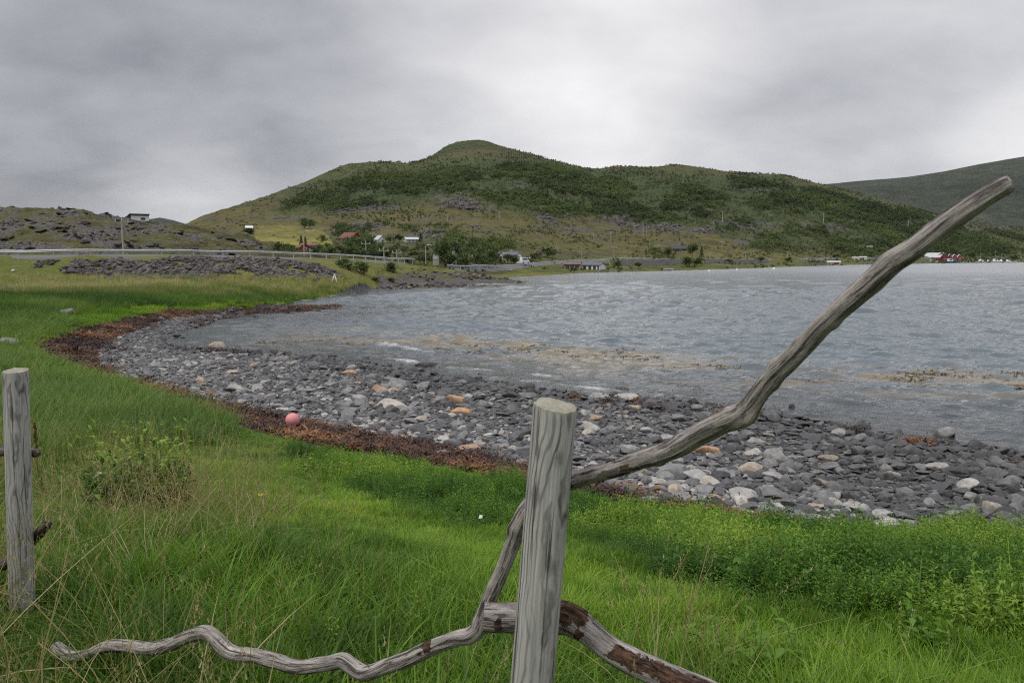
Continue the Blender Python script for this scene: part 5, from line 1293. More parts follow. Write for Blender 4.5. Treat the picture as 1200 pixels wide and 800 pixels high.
# ------------------------------------------------------------------ road, guard rails, wall
M_ASPH = simple('road_asphalt', (.11, .11, .112), .85, .15, .5)
M_GALV = simple('galvanised_steel', (.40, .42, .43), .5, .12, 2, .35)
M_PALEWOOD = simple('pale_pole_wood', (.34, .31, .26), .85, .25, 5)
M_GREYPOLE = simple('grey_pole_wood', (.27, .25, .225), .85, .25, 5)
def road():
    C = catmull([at(*p) for p in ROAD_PX], 14)
    t = np.gradient(C[:, :2], axis=0); t /= np.linalg.norm(t, axis=1)[:, None]; nrm = np.stack([t[:, 1], -t[:, 0]], -1)   # right hand of travel = towards the camera
    zl = [height(C[:, 0] + nrm[:, 0] * o, C[:, 1] + nrm[:, 1] * o) for o in (-3.2, 0, 3.2)]; zc = np.minimum(np.max(zl, 0), zl[1] + .35) + .10
    k = np.ones(9) / 9; zs = np.maximum(np.convolve(np.pad(zc, 4, 'edge'), k, 'valid'), zc - .05)
    offs = np.linspace(-3.2, 3.2, 7); R_ = []
    for o in offs:
        zz = height(C[:, 0] + nrm[:, 0] * o, C[:, 1] + nrm[:, 1] * o) + .07
        R_.append(np.convolve(np.pad(zz, 4, 'edge'), k, 'valid'))
    R_ = np.array(R_); R_ = np.maximum(R_, zl[1][None] * 0 + R_); zs = R_[3]
    V = np.stack([np.stack([C[:, 0] + nrm[:, 0] * o, C[:, 1] + nrm[:, 1] * o, R_[i] - (.5 if i in (0, 6) else 0)], -1) for i, o in enumerate(np.concatenate([[-3.2], offs[1:-1], [3.2]]))], 1).reshape(-1, 3)
    o = link(npmesh('road', V, grid_faces(len(C), 7), M_ASPH, True)); o['kind'] = 'structure'
    return C, nrm, zs
RC, RN, RZ = road()
def guard_rail(i0, i1, lab, off=3.35, step=4.0):
    C = RC[i0:i1]; n = RN[i0:i1]; z = RZ[i0:i1]
    P = np.stack([C[:, 0] + n[:, 0] * off, C[:, 1] + n[:, 1] * off, z], -1)
    e = empty('guard_rail', tuple(P[0]), 0, lab, 'guard rail', 'guard rails along the coast road'); o0 = P[0]
    prof = [(0, .42), (.03, .46), (.08, .50), (.03, .56), (.03, .60), (.08, .66), (.03, .72), (0, .75), (-.02, .75), (-.01, .58), (-.02, .42)]
    V = np.concatenate([np.stack([P[:, 0] - o0[0] + n[:, 0] * a, P[:, 1] - o0[1] + n[:, 1] * a, P[:, 2] - o0[2] + b], -1)[:, None] for a, b in prof + prof[:1]], 1).reshape(-1, 3)
    link(npmesh('rail_beam', V, grid_faces(len(P), len(prof) + 1), M_GALV, False, None, e))
    L = np.concatenate([[0], np.cumsum(np.linalg.norm(np.diff(P, axis=0), axis=1))])
    src = MB().box(-.06, .06, -.05, .05, -.5, .72).build('rail_post', M_GALV, None, False, False)
    m = min(int(L[-1] / step), 98)
    for s in np.linspace(1, L[-1] - 1, m):
        q = [np.interp(s, L, P[:, i]) for i in range(3)]; nn = [np.interp(s, L, n[:, i]) for i in range(2)]
        dup(src, e, location=(q[0] - o0[0] - nn[0] * .1, q[1] - o0[1] - nn[1] * .1, q[2] - o0[2]), rotation_euler=(0, 0, math.atan2(nn[1], nn[0]))).name = 'rail_post'
guard_rail(0, 14 * 8 + 4, 'long pale steel guard rail along the road above the bank of dark rock')
guard_rail(14 * 9 + 4, 14 * 15, 'distant guard rail beside the road past the white houses', step=5.0)

M_WALL = rock_mat('wall_stone', ((0, (.10, .095, .095)), (1, (.30, .28, .27))))
def stone_wall(pxs, lab):
    B = [hit(px, py) for px, py, _ in pxs]; H = [h * b.y / 938 for (_, _, h), b in zip(pxs, B)]
    C = catmull([(*b, h) for b, h in zip(B, H)], 20); r = np.random.default_rng(3); o0 = C[0, :3].copy()
    V = []
    for i, (x, y, z, h) in enumerate(C):
        for a, b in ((-.5, -.8), (-.45, 0), (-.4, .35), (-.34, .7), (-.3, 1.0), (.35, 1.0), (.5, -.8)):
            V.append((x - o0[0], y + a + r.normal(0, .06) - o0[1], z + b * h + (r.normal(0, .07) if b > 0 else 0) - o0[2]))
    o = link(npmesh('stone_wall', np.array(V), grid_faces(len(C), 7), M_WALL, False)); o.location = o0; o['tint'] = .6
    tag(o, lab, 'wall')
stone_wall([(716, 311, 6), (745, 311, 7), (790, 310.5, 7), (800, 310, 7)], 'grey stone retaining wall below the road, right of the grey shed')
stone_wall([(826, 309.5, 6), (860, 308.6, 5), (900, 307.6, 4)], 'low stone retaining wall right of the shore bushes')

# ------------------------------------------------------------------ buildings
def paint(name, c, v=.1): return simple(name, c, .65, v, .9)
M_WHITE = paint('white_paint', (.68, .68, .66)); M_CREAM = paint('cream_paint', (.55, .50, .38)); M_RED = paint('barn_red_paint', (.19, .034, .028), .3); M_REDROOF = paint('red_roof_sheet', (.15, .048, .042), .3)
M_FADED = paint('faded_red_boards', (.13, .088, .08), .35); M_ORANGE = paint('orange_stain', (.27, .095, .04), .25); M_GREYROOF = paint('grey_roof_slate', (.10, .105, .125), .2); M_DARKROOF = paint('dark_roof_felt', (.035, .035, .042), .2)
M_PALEROOF = paint('pale_sheet_roof', (.42, .43, .43), .12); M_GREYWALL = paint('grey_boards', (.25, .25, .26), .2); M_DARKWALL = paint('dark_boards', (.05, .045, .042), .2); M_PINK = paint('pale_pinkish_wall', (.46, .38, .36), .1)
M_CONC = paint('concrete_base', (.32, .31, .29), .2)
m_, nt_, b_ = newmat('window_glass'); setin(nt_, b_, Base_Color=(.02, .025, .03), Roughness=.08, Specular_IOR_Level=.6); M_GLASS = m_

def house(px, py, wpx, wall_px, roof_px, lab, wall, roof, cat='house', name='house', ridge='x', yaw=0.0, depth=None, windows=(), doors=(), chimney=None, trim=M_WHITE, group=None, over=.3, Y=None, base=M_CONC):
    p = hit(px, py) if Y is None else Vector(at(px, py, Y)); s = p.y / 938
    w, hw, hr = wpx * s, wall_px * s, roof_px * s
    d = depth or max(min(w * .8, 8), 2.5)
    face = math.atan2(-p.x, p.y) if True else 0
    e = empty(name, p, face + yaw, lab, cat, group)
    x0, x1, y0, y1 = -w / 2, w / 2, 0.0, d
    if ridge == 'x':
        wm = MB().prism([(y0, -1.0), (y1, -1.0), (y1, hw), ((y0 + y1) / 2, hw + hr * .97), (y0, hw)], x0, x1, 'x')
    else:
        wm = MB().prism([(x0, -1.0), (x1, -1.0), (x1, hw), (0, hw + hr * .97), (x0, hw)], y0, y1, 'y')
    wm.build('wall', wall, e)
    MB().box(x0 - .04, x1 + .04, y0 - .04, y1 + .04, -1.2, min(.35, hw * .12)).build('foundation', base, e)
    th = .14 + .02 * w / 8; ov = over
    if ridge == 'x':
        k = hr / (d / 2); m = d / 2
        r_ = MB().prism([(y0 - ov, hw - ov * k), (m, hw + hr), (m, hw + hr + th), (y0 - ov, hw - ov * k + th)], x0 - ov, x1 + ov, 'x').prism([(y1 + ov, hw - ov * k), (y1 + ov, hw - ov * k + th), (m, hw + hr + th + .002), (m, hw + hr + .002)], x0 - ov, x1 + ov, 'x')
    else:
        k = hr / (w / 2)
        r_ = MB().prism([(x0 - ov, hw - ov * k), (0, hw + hr), (0, hw + hr + th), (x0 - ov, hw - ov * k + th)], y0 - ov, y1 + ov, 'y').prism([(x1 + ov, hw - ov * k), (x1 + ov, hw - ov * k + th), (0, hw + hr + th + .002), (0, hw + hr + .002)], y0 - ov, y1 + ov, 'y')
    ro = r_.build('roof', roof, e)
    if chimney is not None: MB().box(chimney * w - .35, chimney * w + .35, d / 2 - .35, d / 2 + .35, hw + hr * .4, hw + hr + .9).build('chimney', M_CONC, ro)
    for u, v, ww, wh in windows:       # fractions of the front
        cx, cz, a, b = u * w, v * hw, ww * w / 2, wh * hw / 2
        f = .09
        fr = MB().box(cx - a - f, cx + a + f, y0 - .07, y0 - .003, cz - b - f, cz + b + f).build('window', trim, e)
        MB().box(cx - a, cx + a, y0 - .09, y0 - .068, cz - b, cz + b).build('pane', M_GLASS, fr)
    for u, ww, wh, mt in doors:
        MB().box(u * w - ww * w / 2, u * w + ww * w / 2, y0 - .08, y0 - .003, .02, wh * hw).build('door', mt, e)
    return e, w, hw, hr, d
W3 = [(-.3, .55, .14, .3), (0, .55, .14, .3), (.3, .55, .14, .3)]
# cabin on the knoll: low, with a flat sloping roof
p = hit(163, 262); s = p.y / 938
e = empty('cabin', p, math.atan2(-p.x, p.y) + .1, 'grey cabin with a flat sloping roof on top of the rocky knoll', 'cabin')
w = 20 * s
MB().prism([(0, -1.5), (5, -1.5), (5, 6.0 * s), (0, 7.4 * s)], -w * .42, w * .55, 'x').build('wall', M_GREYWALL, e)
MB().prism([(-.4, 7.45 * s), (5.3, 6.0 * s), (5.3, 6.0 * s + .16), (-.4, 7.45 * s + .16)], -w * .5, w * .58, 'x').build('roof', M_DARKROOF, e)
MB().box(-w * .41, w * .53, -.06, -.003, .3 * s, 5.9 * s).build('front_panel', M_WHITE, e)
MB().box(-w * .62, -w * .425, .4, 4.6, -1.5, 5.6 * s).build('side_annex', M_DARKWALL, e)
g = MB().box(w * .1, w * .34, -.10, -.062, 1.4 * s, 4.2 * s).build('window', M_GLASS, e)

house(292, 269, 7.5, 2.0, 1.8, 'small white roofed hut above the hay field on the left flank', M_GREYWALL, M_WHITE, 'hut', 'hut', doors=[(.2, .15, .8, M_DARKWALL)])
house(357.5, 296, 9.5, 6.5, 4, 'orange stained house wing with a white window behind the guard rail', M_ORANGE, M_REDROOF, 'house', 'house', 'y', .1, 7, [(.05, .62, .22, .36)])
house(366.5, 297, 9, 9, 2.5, 'house with white upper windows over a pale pinkish basement, joined to the orange wing', M_PINK, M_REDROOF, 'house', 'house', 'x', .1, 7, [(-.22, .76, .34, .30), (.28, .76, .26, .30)], trim=M_WHITE)
e, w, hw, hr, d = house(404, 284.5, 14, 5.5, 6.5, 'large red barn with a red roof above the green trees', M_RED, M_REDROOF, 'barn', 'barn', 'x', -.45, 9, [(-.3, .62, .08, .2), (0, .62, .08, .2)], doors=[(.30, .18, .55, M_DARKWALL), (.05, .2, .45, M_WHITE)])
house(424, 285.5, 8, 4.5, 3.5, 'small white house with an orange roof right beside the red barn', M_CREAM, M_ORANGE, 'house', 'house', 'y', .2, 6, [(-.2, .5, .18, .4), (.2, .5, .18, .4)])
house(436, 284.5, 6, 2.2, 1.8, 'low grey shed between the red barn and the small white gabled house', M_GREYWALL, M_PALEROOF, 'shed', 'shed', doors=[(0, .3, .8, M_DARKWALL)])
house(448, 284, 8.5, 3.6, 4.4, 'small white gabled house right of the low grey shed', M_WHITE, M_PALEROOF, 'house', 'house', 'y', .25, 7, [(0, .6, .2, .4)])
house(484, 284, 15, 3.2, 2.4, 'low pale house with a brownish wall among trees and rocks', M_PINK, M_PALEROOF, 'house', 'house', 'x', .2, 7, [(-.3, .5, .12, .45), (.05, .5, .12, .45)], doors=[(.32, .1, .8, M_FADED)])
house(511, 311, 7, 8, 3.5, 'narrow white gable half hidden left of the tall green tree', M_WHITE, M_GREYROOF, 'house', 'house', 'y', 0, 5, [(0, .75, .2, .2)])
house(531.5, 313, 7, 9, 5, 'narrow white house with a dark steep roof by the road', M_WHITE, M_DARKROOF, 'house', 'house', 'x', .1, 5, [(-.22, .66, .2, .2), (.22, .66, .2, .2)], doors=[(0, .2, .34, M_DARKWALL)], chimney=.2)
e, w, hw, hr, d = house(597, 305, 24, 5.5, 3.5, 'long white house with a grey roof and two white gable ends', M_WHITE, M_GREYROOF, 'house', 'house', 'x', 0, 8, [(-.15, .55, .07, .34), (0, .55, .07, .34), (.15, .55, .07, .34)], chimney=.1)
for u in (-.43, .47):
    gw = .24 * w
    g = MB().prism([(u * w - gw / 2, -1), (u * w + gw / 2, -1), (u * w + gw / 2, hw), (u * w, hw + hr * 1.05), (u * w - gw / 2, hw)], -1.6, 4.0, 'y').build('gable_wing', M_WHITE, e)
    k = hr * 1.05 / (gw / 2)
    MB().prism([(u * w - gw / 2 - .3, hw - .3 * k), (u * w, hw + hr * 1.05 + .01), (u * w, hw + hr * 1.05 + .16), (u * w - gw / 2 - .3, hw - .3 * k + .15)], -1.9, 4.0, 'y').prism([(u * w + gw / 2 + .3, hw - .3 * k), (u * w + gw / 2 + .3, hw - .3 * k + .15), (u * w, hw + hr * 1.05 + .162), (u * w, hw + hr * 1.05 + .012)], -1.9, 4.0, 'y').build('wing_roof', M_GREYROOF, g)
    MB().box(u * w - gw * .18, u * w + gw * .18, -1.68, -1.603, hw * .4, hw * .8).build('window', M_GLASS, g)
house(631, 300, 8.5, 3.2, 3.5, 'small cream house with a dull red roof right of the long white house', M_CREAM, M_REDROOF, 'house', 'house', 'x', -.1, 6, [(-.25, .5, .16, .45), (.25, .5, .16, .45)])
house(619, 304.5, 7, 1.5, .9, 'low white shelter beside the road next to the white van', M_GREYWALL, M_WHITE, 'shelter', 'shelter', 'x', 0, 3)
e, w, hw, hr, d = house(670.5, 316, 19, 5.8, 2.2, 'faded red boathouse on stilts at the far shore', M_FADED, M_FADED, 'boathouse', 'boathouse', 'x', .05, 5, doors=[(-.2, .16, .7, M_DARKWALL), (.2, .16, .7, M_DARKWALL)])
for u in (-.45, -.15, .15, .45): MB().box(u * w - .12, u * w + .12, -.5, -.26, -1.4, hw * .75).build('stilt', M_GREYPOLE, e)
house(692, 316.5, 23, 5.4, 2.6, 'whitish grey shed with a dark grey roof and dark doors at the far shore', M_WHITE, M_GREYROOF, 'shed', 'shed', 'x', -.42, 4.5, doors=[(-.32, .15, .82, M_DARKWALL), (-.04, .15, .82, M_DARKWALL), (.22, .15, .82, M_DARKWALL), (.42, .08, .82, M_DARKWALL)])
house(796, 295, 17, 3.0, 3.0, 'black roofed dark cabin in the trees above the far shore', M_DARKWALL, M_DARKROOF, 'cabin', 'cabin', 'x', .2, 7, [(.1, .5, .12, .5)])
house(977, 310, 14, 2.6, 1.4, 'small cream boathouse with a red door at the far shore', M_CREAM, M_PALEROOF, 'boathouse', 'boathouse', 'x', 0, 5, doors=[(.2, .4, .85, M_RED)])
house(1003, 304, 8, 1.7, .8, 'long white shed near the marina road, lower of two', M_WHITE, M_PALEROOF, 'shed', 'shed', 'x', 0, 4)
house(1011.5, 304, 7, 2.5, .8, 'taller white shed near the marina road', M_WHITE, M_PALEROOF, 'shed', 'shed', 'x', 0, 4, doors=[(0, .3, .7, M_GREYWALL)])
house(1010, 293, 22, 2.4, 2.2, 'grey low house in the trees above the white sheds', M_GREYWALL, M_GREYROOF, 'house', 'house', 'x', 0, 7, [(-.25, .5, .08, .45), (.2, .5, .08, .45)])
# harbour
YH = 600
house(1083, 307.3, 34, 5.6, 5.2, 'large red harbour warehouse with a pale roof', M_RED, M_PALEROOF, 'warehouse', 'warehouse', 'x', -.38, 14, [(.2, .6, .05, .25), (.34, .6, .05, .25)], doors=[(-.2, .12, .55, M_WHITE)], Y=YH)
house(1103.5, 307.3, 17, 5.6, 5.4, 'red gabled harbour building with white framed windows right of the warehouse', M_RED, M_GREYROOF, 'warehouse', 'warehouse', 'y', .1, 12, [(-.25, .55, .14, .28), (0, .55, .14, .28), (.25, .55, .14, .28)], Y=YH - 5)
for i, (px, lab) in enumerate(((1112.5, 'narrow red cabin with white trim on the quay, left of three'), (1118.3, 'narrow red cabin with white trim on the quay, middle of three'), (1124.2, 'narrow red cabin with white trim on the quay, right of three'))):
    house(px, 306.8, 5.6, 5.2, 3.6, lab, M_RED, M_WHITE, 'cabin', 'quay_cabin', 'y', .05, 8, [(-.2, .35, .22, .22), (.2, .35, .22, .22), (0, .82, .3, .24)], group='red cabins on the quay', Y=YH, over=.5)
q = Vector(at(1098, 307.6, YH - 4)); e = tag(MB().box(-24, 24, -3, 22, -1.5, .55).box(24, 58, 6, 14, -1.5, .5).build('quay', M_CONC), 'low grey quay carrying the red harbour buildings', 'quay'); e.location = (q.x, q.y, .45)
tag(MB().box(-22, 22, -1, 1, -.3, .25).build('floating_pier', M_PALEWOOD), 'pale floating pier behind the moored boats at the right', 'pier').location = (*at(1165, 307.5, 640)[:2], .35)

# ------------------------------------------------------------------ boats, van, floats, poles
M_BOATW = paint('white_gelcoat', (.75, .76, .77), .05); M_BOATB = paint('blue_hull_paint', (.08, .16, .32), .1); M_PINKB = None
def boat(px, py, Y, L, lab, hull=M_BOATW, cabin=True, mast=0, yaw=0.0, z=0.0, name='boat', cat='boat', group=None):
    x, y, _ = at(px, py, Y)
    e = empty(name, (x, y, z), yaw, lab, cat, group)
    V = []; ns = 13; m = 7
    for i in range(ns):
        t = i / (ns - 1); b = .19 * L * (1 - max(0, (t - .45) / .55) ** 2.2) * (.82 + .18 * min(t * 4, 1)); sh = .12 * L * (.85 + .45 * t * t)
        for k in range(m):
            a = k / (m - 1) * 2 - 1; q = abs(a); V.append((L * (t - .5) + .06 * L * t * (1 - q) * 0, math.copysign(b * q ** .55, a) if q else 0, -.05 * L + (sh + .05 * L) * q ** 2.4 * 1.0))
    mb = MB(); b0 = 0; F_ = [(i * m + k, i * m + k + 1, (i + 1) * m + k + 1, (i + 1) * m + k) for i in range(ns - 1) for k in range(m - 1)]
    F_.append(tuple(range(m)))
    mb.add(V, F_); mb.add([(v[0], v[1] * .97, v[2] - .02 * L) for i in range(ns) for v in (V[i * m], V[i * m + m - 1])], [(2 * i, 2 * i + 1, 2 * i + 3, 2 * i + 2) for i in range(ns - 1)])
    mb.build('hull', hull, e, True)
    if cabin:
        c = MB().prism([(-.12 * L, .09 * L), (.20 * L, .09 * L), (.12 * L, .26 * L), (-.12 * L, .28 * L)], -.10 * L, .10 * L, 'y').build('cabin', M_BOATW, e)
        MB().box(-.09 * L, .08 * L, -.102 * L, .102 * L, .18 * L, .25 * L).build('window', M_GLASS, c)
    if mast: MB().tube([(0, 0, .1 * L), (0, 0, mast)], [.09, .05], 6).tube([(-.12 * L, 0, .3 * mast), (.1 * L, 0, .42 * mast)], .05, 5).build('mast', M_PALEWOOD, e)
    return e
for i, (px, py, Y, L, hl, cb, ms, yw, lab) in enumerate([(1073, 308.2, 575, 8, M_BOATW, True, 0, .1, 'white motor boat moored at the left end of the quay'), (1092, 308.2, 575, 9, M_BOATW, True, 6, .05, 'white fishing boat moored in front of the red warehouse'), (1113, 308.0, 578, 11, M_BOATB, True, 0, .1, 'blue hulled boat moored below the red quay cabins'),
        (1143, 307.3, 600, 6, M_BOATW, False, 0, .2, 'small open white boat right of the quay'), (1149, 307.3, 608, 9, M_BOATW, True, 8, .6, 'white cabin boat with a mast, leftmost at the pier'), (1158, 307.2, 612, 7, M_BOATW, True, 0, .9, 'white motor boat second from the left at the pier'), (1166, 307.2, 605, 10, M_BOATW, True, 10, .3, 'largest white boat with a tall mast at the pier'), (1173, 307.2, 615, 8, M_BOATW, True, 7, 1.0, 'white boat with a mast, next to the largest boat at the pier'),
        (1181, 307.2, 607, 8, M_BOATW, True, 0, .4, 'white cabin boat second from the right at the pier'), (1187, 307.3, 602, 7, M_BOATW, False, 0, .1, 'open white boat at the right end of the pier')]):
    boat(px, py, Y, L, lab, hl, cb, ms, yw, 0.05, group='boats at the marina')
p = hit(783, 317.0); boat(783, 317.2, p.y, 3.6, 'white open rowing boat pulled up on the far shore right of the grey shed', M_BOATW, False, 0, .08, max(p.z, 0) + .2)
p = hit(597, 317.5); boat(597, 317.5, p.y, 1.6, 'small white dinghy lying on the grass behind the rocky headland', M_BOATW, False, 0, .1, p.z + .12)

def van(px, py):
    p = hit(px, py); e = empty('white_van', p, math.atan2(-p.x, p.y) + math.radians(62), 'white van parked beside the road in front of the long white house', 'van')
    body = MB().prism([(-2.4, .35), (2.3, .35), (2.4, .9), (1.75, 1.15), (1.2, 2.0), (-2.35, 2.1), (-2.45, 1.0)], -.95, .95, 'y').build('body', M_BOATW, e)
    MB().box(-2.0, 1.05, -.962, .962, 1.25, 1.75).build('side_window', M_GLASS, e)
    MB().prism([(1.79, 1.16), (1.27, 1.96), (1.24, 1.96), (1.74, 1.16)], -.8, .8, 'y').build('windscreen', M_GLASS, e).location = (.03, 0, 0)
    m_t = simple('tyre_rubber', (.02, .02, .02), .9)
    for x in (-1.5, 1.5):
        for y in (-.9, .9):
            c = MB(); c.tube([(x, y - .11, .34), (x, y + .11, .34)], .34, 14); c.build('wheel', m_t, e)
van(613, 309.5)
p = hit(440, 303.5)
def car():
    p = hit(438, 303.6); e = empty('parked_car', (p.x, p.y, p.z), math.atan2(-p.x, p.y) + .3, 'dark grey car with a pale front partly hidden behind the guard rail', 'car')
    m_c = paint('dark_grey_car_paint', (.07, .075, .085)); m_t = simple('car_tyre', (.02, .02, .02), .9)
    MB().prism([(-2.1, .3), (2.1, .3), (2.15, .75), (1.3, .9), (.6, 1.42), (-1.3, 1.45), (-2.1, .95)], -.85, .85, 'y').build('body', m_c, e)
    MB().box(-1.2, .55, -.86, .86, .95, 1.3).build('side_window', M_GLASS, e); MB().box(2.1, 2.17, -.6, .6, .5, .72).build('bumper', M_WHITE, e)
    for x in (-1.3, 1.3):
        for y in (-.8, .8): MB().tube([(x, y - .1, .3), (x, y + .1, .3)], .3, 12).build('wheel', m_t, e)
car()

def lathe(name, prof, mat, parent=None, n=32):
    V = []; 
    for r, z in prof:
        for k in range(n): a = 2 * math.pi * k / n; V.append((r * math.cos(a), r * math.sin(a), z))
    i = np.arange(len(prof) - 1)[:, None] * n; k = np.arange(n)[None]
    Fq = np.stack([i + k, i + (k + 1) % n, i + n + (k + 1) % n, i + n + k], -1).reshape(-1, 4)
    return link(npmesh(name, np.array(V), Fq, mat, True, None, parent))
M_PINKF = simple('pink_plastic_float', (.66, .25, .26), .5, .12, 6)
p = hit(343, 502); R = 8.2 * p.y / F
e = empty('net_float', (p.x, p.y, p.z + .04), .4, 'pink plastic net float lying on the brown seaweed', 'float')
lathe('float_body', [(R * math.cos(t), R + R * math.sin(t)) for t in np.linspace(-1.5, 1.5, 22)], M_PINKF, e)
c = lathe('eyelet', [(.16 * R + .07 * R * math.cos(t), 2.06 * R + .07 * R * math.sin(t)) for t in np.linspace(0, 6.28, 10)], M_PINKF, e, 16)
e.rotation_euler = (-.5, .9, 0)
e.location = Vector((p.x, p.y, p.z + .04 + R)) - Euler((-.5, .9, 0)).to_matrix() @ Vector((0, 0, R))
for px, py, Y, r, lab in ((831, 318.4, 262, .38, 'white mooring buoy floating near the far shore, left of three'), (863.5, 317.4, 285, .36, 'white mooring buoy floating near the far shore, middle of three'), (906.7, 316, 308, .55, 'white mooring buoy floating near the far shore, largest of three')):
    x, y, _ = at(px, py, Y); e = empty('mooring_buoy', (x, y, .12), 0, lab, 'buoy', 'white mooring buoys')
    lathe('buoy_body', [(r * math.cos(t) * .95 + .001, r * math.sin(t)) for t in np.linspace(-1.57, 1.57, 14)], M_BOATW, e, 16); lathe('mooring_ring', [(.14 * r + .05 * r * math.cos(t), 1.05 * r + .05 * r * math.sin(t)) for t in np.linspace(0, 6.28, 8)], M_GALV, e, 10)
# driftwood planks and bits thrown up with the seaweed
M_PLANK = simple('orange_brown_plank', (.36, .20, .10), .85, .3, 8); M_PALEP = simple('bleached_plank', (.48, .44, .38), .85, .2, 8)
for px, py, wp, rz, mt, lab in ((98, 433, 26, .25, M_PLANK, 'orange brown plank lying on the dark seaweed at the bend, longer of two'), (86, 421, 18, .1, M_PLANK, 'shorter orange brown plank lying on the dark seaweed at the bend'), (94, 438, 14, -.2, M_PALEP, 'bleached flat plank just below the longer orange brown plank'), (113, 443, 11, .1, M_PALEP, 'small bleached board at the edge of the seaweed by the bend'),
        (372, 503, 18, .2, M_PALEP, 'bleached driftwood stick right of the pink float, nearer the stones'), (388, 515, 20, .15, M_PALEP, 'bleached driftwood stick right of the pink float, nearer the grass'), (107, 390, 10, .6, M_PALEP, 'small white piece of driftwood on the upper seaweed of the bend')):
    p = hit(px, py); L = wp * p.y / F; rr = random.Random(px)
    mb = MB(); n = 9
    mb.prism([(-L / 2, -.05 * L), (-L * .2, -.06 * L), (L * .3, -.045 * L), (L / 2, -.03 * L), (L * .49, .035 * L), (L * .1, .055 * L), (-L * .46, .05 * L)], .02, .02 + .05 * L, 'z')
    o = mb.build('driftwood_plank', mt); o.location = (p.x, p.y, p.z + .03); o.rotation_euler = (.06, -.05, rz); tag(o, lab, 'driftwood')
# small litter
p = hit(563, 624); o = MB().add([(-.05, 0, .05), (.05, .02, .06), (.06, .05, .12), (-.02, .06, .14), (0, .03, .02)], [(0, 1, 2, 3), (0, 4, 1), (1, 4, 2), (2, 4, 3), (3, 4, 0)]).build('paper_scrap', M_WHITE); o.location = p + Vector((0, 0, .12)); o.scale = (.35,) * 3; tag(o, 'small white scrap caught in the green weeds left of the thick post', 'scrap')

def pole_obj(px, py, hpx, lab, kind='utility', mat=M_PALEWOOD, group='utility poles', Y=None):
    p = hit(px, py) if Y is None else Vector(at(px, py, Y)); h = hpx * p.y / 938; r = max(.11, .00042 * p.y)
    e = empty('utility_pole' if kind != 'lamp' else 'street_lamp', p, math.atan2(-p.x, p.y), lab, 'pole' if kind != 'lamp' else 'street lamp', group)
    xs = (-.9, .9) if kind == 'double' else (0,)
    for x in xs: MB().tube([(x, 0, -1), (x, 0, h * .5), (x, 0, h)], [r * 1.15, r, r * .8], 8).build('pole', mat, e)
    if kind == 'lamp':
        MB().tube([(0, 0, h - .1), (0.3, -.2, h + .25), (1.2, -.5, h + .3)], [r * .6, r * .5, r * .4], 6).build('lamp_arm', M_GALV, e); MB().box(1.0, 2.0, -.75, -.4, h + .2, h + .42).build('lamp_head', M_GALV, e)
    else:
        w = 1.0 if kind != 'double' else 2.0
        MB().box(-w, w, -.08, .08, h - .45, h - .27).build('crossarm', M_GREYPOLE, e); MB().tube([(-w * .85, 0, h - .28), (-w * .85, 0, h)], .05, 6).tube([(w * .85, 0, h - .28), (w * .85, 0, h)], .05, 6).tube([(0, 0, h), (0, 0, h + .25)], .05, 6).build('insulators', M_WHITE, e)
pole_obj(144.5, 297, 39, 'tall pale utility pole standing behind the guard rail before the knoll', Y=119)
for px, py, h, lab, kd in [(356.5, 300, 27, 'pale lamp post in front of the orange house', 'lamp'), (429, 303, 19, 'pale pole behind the guard rail below the red barn', 'utility'), (450, 305, 13, 'short pale pole by the road left of the rocky mound', 'utility'), (465, 306.5, 10, 'shortest pale pole at the end of the guard rail', 'utility'), (499, 311, 16, 'street lamp on the rocky mound left of the narrow white gable', 'lamp'), (549.5, 315, 16, 'lone pale pole by the road between two groups of trees', 'utility'),
        (436.5, 280, 8, 'thin pole on the slope between the barn and the white gabled house', 'utility'), (459.5, 287, 11, 'thin pole right of the white gabled house', 'utility'), (524.5, 262, 9, 'pole on the terrace below the grey scree', 'utility'), (585.5, 258, 9, 'pole on the terrace right of the bare sandy patch', 'utility'), (595.5, 279, 10, 'pole on the grassy slope above the long white house', 'utility'), (653.5, 297, 8, 'pole on the meadow right of the red roofed cream house', 'utility'),
        (681.5, 307, 12, 'pole behind the whitish grey shed', 'utility'), (695.5, 282, 9, 'pole on the slope above the grey shed, left of the taller one', 'utility'), (715.5, 283, 11, 'taller pole on the grey scree above the grey shed', 'utility'), (719.3, 306, 17, 'tall thin pole by the road right of the grey shed', 'utility'), (755.8, 278, 11, 'double pole on the green slope', 'double'), (772.5, 295, 7, 'short pole left of the black roofed cabin', 'utility'), (846.5, 261, 13, 'pale pole high on the hillside', 'utility'),
        (846, 290, 7, 'short pole at the foot of the grey scree', 'utility'), (831, 306, 10, 'pole by the far road right of the bushes, left of two', 'utility'), (873.5, 304, 8, 'pole by the far road, right of two', 'utility'), (923, 303.5, 9, 'grey pole by the road left of the orange boathouse', 'utility'), (965, 262, 12, 'pole on the wooded hillside left of the driftwood branch', 'utility'), (1064, 269, 10, 'pole on the hillside right of the driftwood branch', 'utility')]:
    pole_obj(px, py, h, lab, kd, M_PALEWOOD if px % 2 < 1.2 else M_GREYPOLE)
p = Vector(at(356, 297, 140))
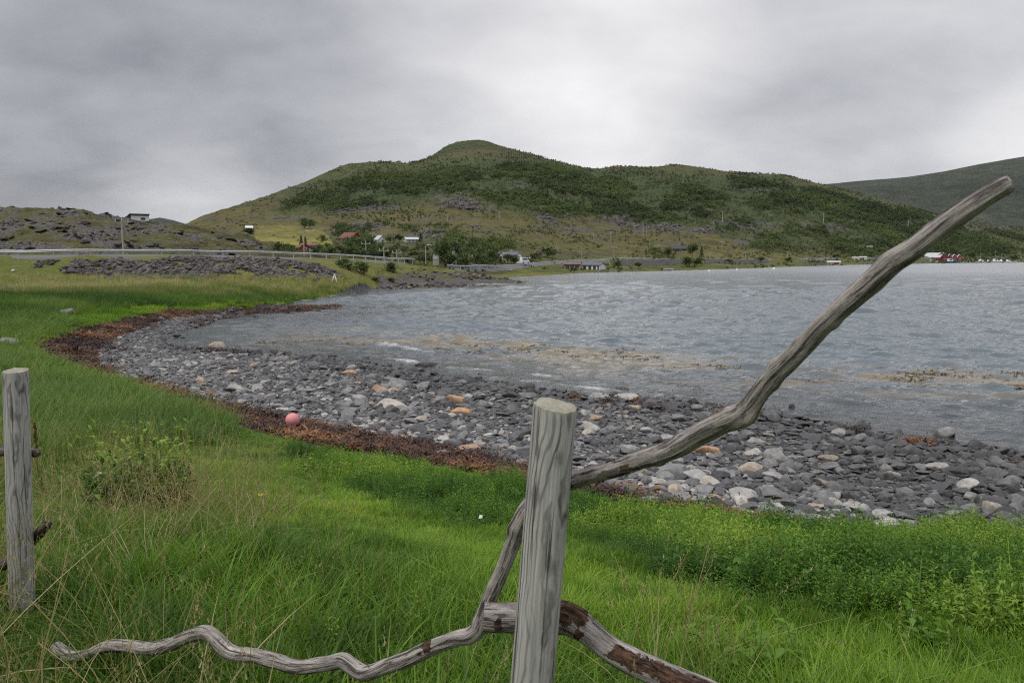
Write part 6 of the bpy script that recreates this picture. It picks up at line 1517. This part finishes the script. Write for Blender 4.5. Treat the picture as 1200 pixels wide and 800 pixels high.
# white A-frame by the shore
p = hit(392, 331.5); s = p.y / 938; h = 9.5 * s
e = empty('wooden_frame', p, 0, 'white A shaped wooden frame standing at the end of the dark rock bank', 'frame')
MB().tube([(-3.0 * s, 0, -.05), (-.2 * s, .1, h)], .085, 6).build('leg', M_WHITE, e); MB().tube([(3.4 * s, -.1, -.05), (0, .1, h)], .085, 6).build('leg', M_WHITE, e); MB().tube([(-.4 * s, .8, -.05), (-.1 * s, .12, h)], .06, 6).build('back_leg', M_WHITE, e); MB().box(-.55 * s, .55 * s, 0, .2, h - .12, h + .1).build('top_block', M_WHITE, e)
# thin fence posts across the field
for i, (px, py, h, dx) in enumerate([(4, 344, 9, 1), (17, 343, 9, -1.5), (63, 341, 7, 0), (82, 341, 9, 0), (94, 342, 10, -2.5), (112, 340, 7, 0), (130, 337, 8, 0), (143, 336.5, 8, .5), (155, 336, 8, 0), (167, 336.5, 9, .6), (177, 335, 7, 0), (188, 334.5, 8, -.4), (199, 334, 7, 0), (210, 334, 7, .4), (221, 333.5, 6, 0), (233, 333, 7, .3), (246, 332.5, 6, 0), (259, 332, 6, -.3), (272, 332, 6, 0), (286, 331.5, 6, .2)]):
    p = hit(px, py); s = p.y / 938
    o = MB().tube([(0, 0, -.3), (dx * s * .5, 0, h * s * .5), (dx * s, 0, h * s)], [.06, .055, .05], 6).build('field_fence_post', M_PALEWOOD); o.location = p
    lab = {1: 'leaning thin field post, second from the left', 4: 'most slanted thin post in the far field fence', 0: 'leftmost thin post in the far field'}.get(i, 'thin pale post of the far field fence below the dark rock bank')
    tag(o, lab, 'fence post', 'thin posts of the field fence' if i not in (0, 1, 4) else None)

# ------------------------------------------------------------------ the air over the bay
def haze():
    m = bpy.data.materials.new('haze_air'); m.use_nodes = True; nt = m.node_tree
    nt.nodes.remove(nt.nodes['Principled BSDF'])
    v = nt.nodes.new('ShaderNodeVolumePrincipled'); v.inputs['Color'].default_value = (.86, .92, 1.0, 1); v.inputs['Density'].default_value = .000014; v.inputs['Density Attribute'].default_value = ''
    nt.links.new(v.outputs[0], nt.nodes['Material Output'].inputs['Volume'])
    o = MB().box(-9500, 9500, -60, 7200, HZ0, HZ1).build('haze', m); o['kind'] = 'stuff'
HZ0 = min(float(T['z'].min()), 0) - 1.5; HZ1 = float(T['z'].max()) + 15
haze()
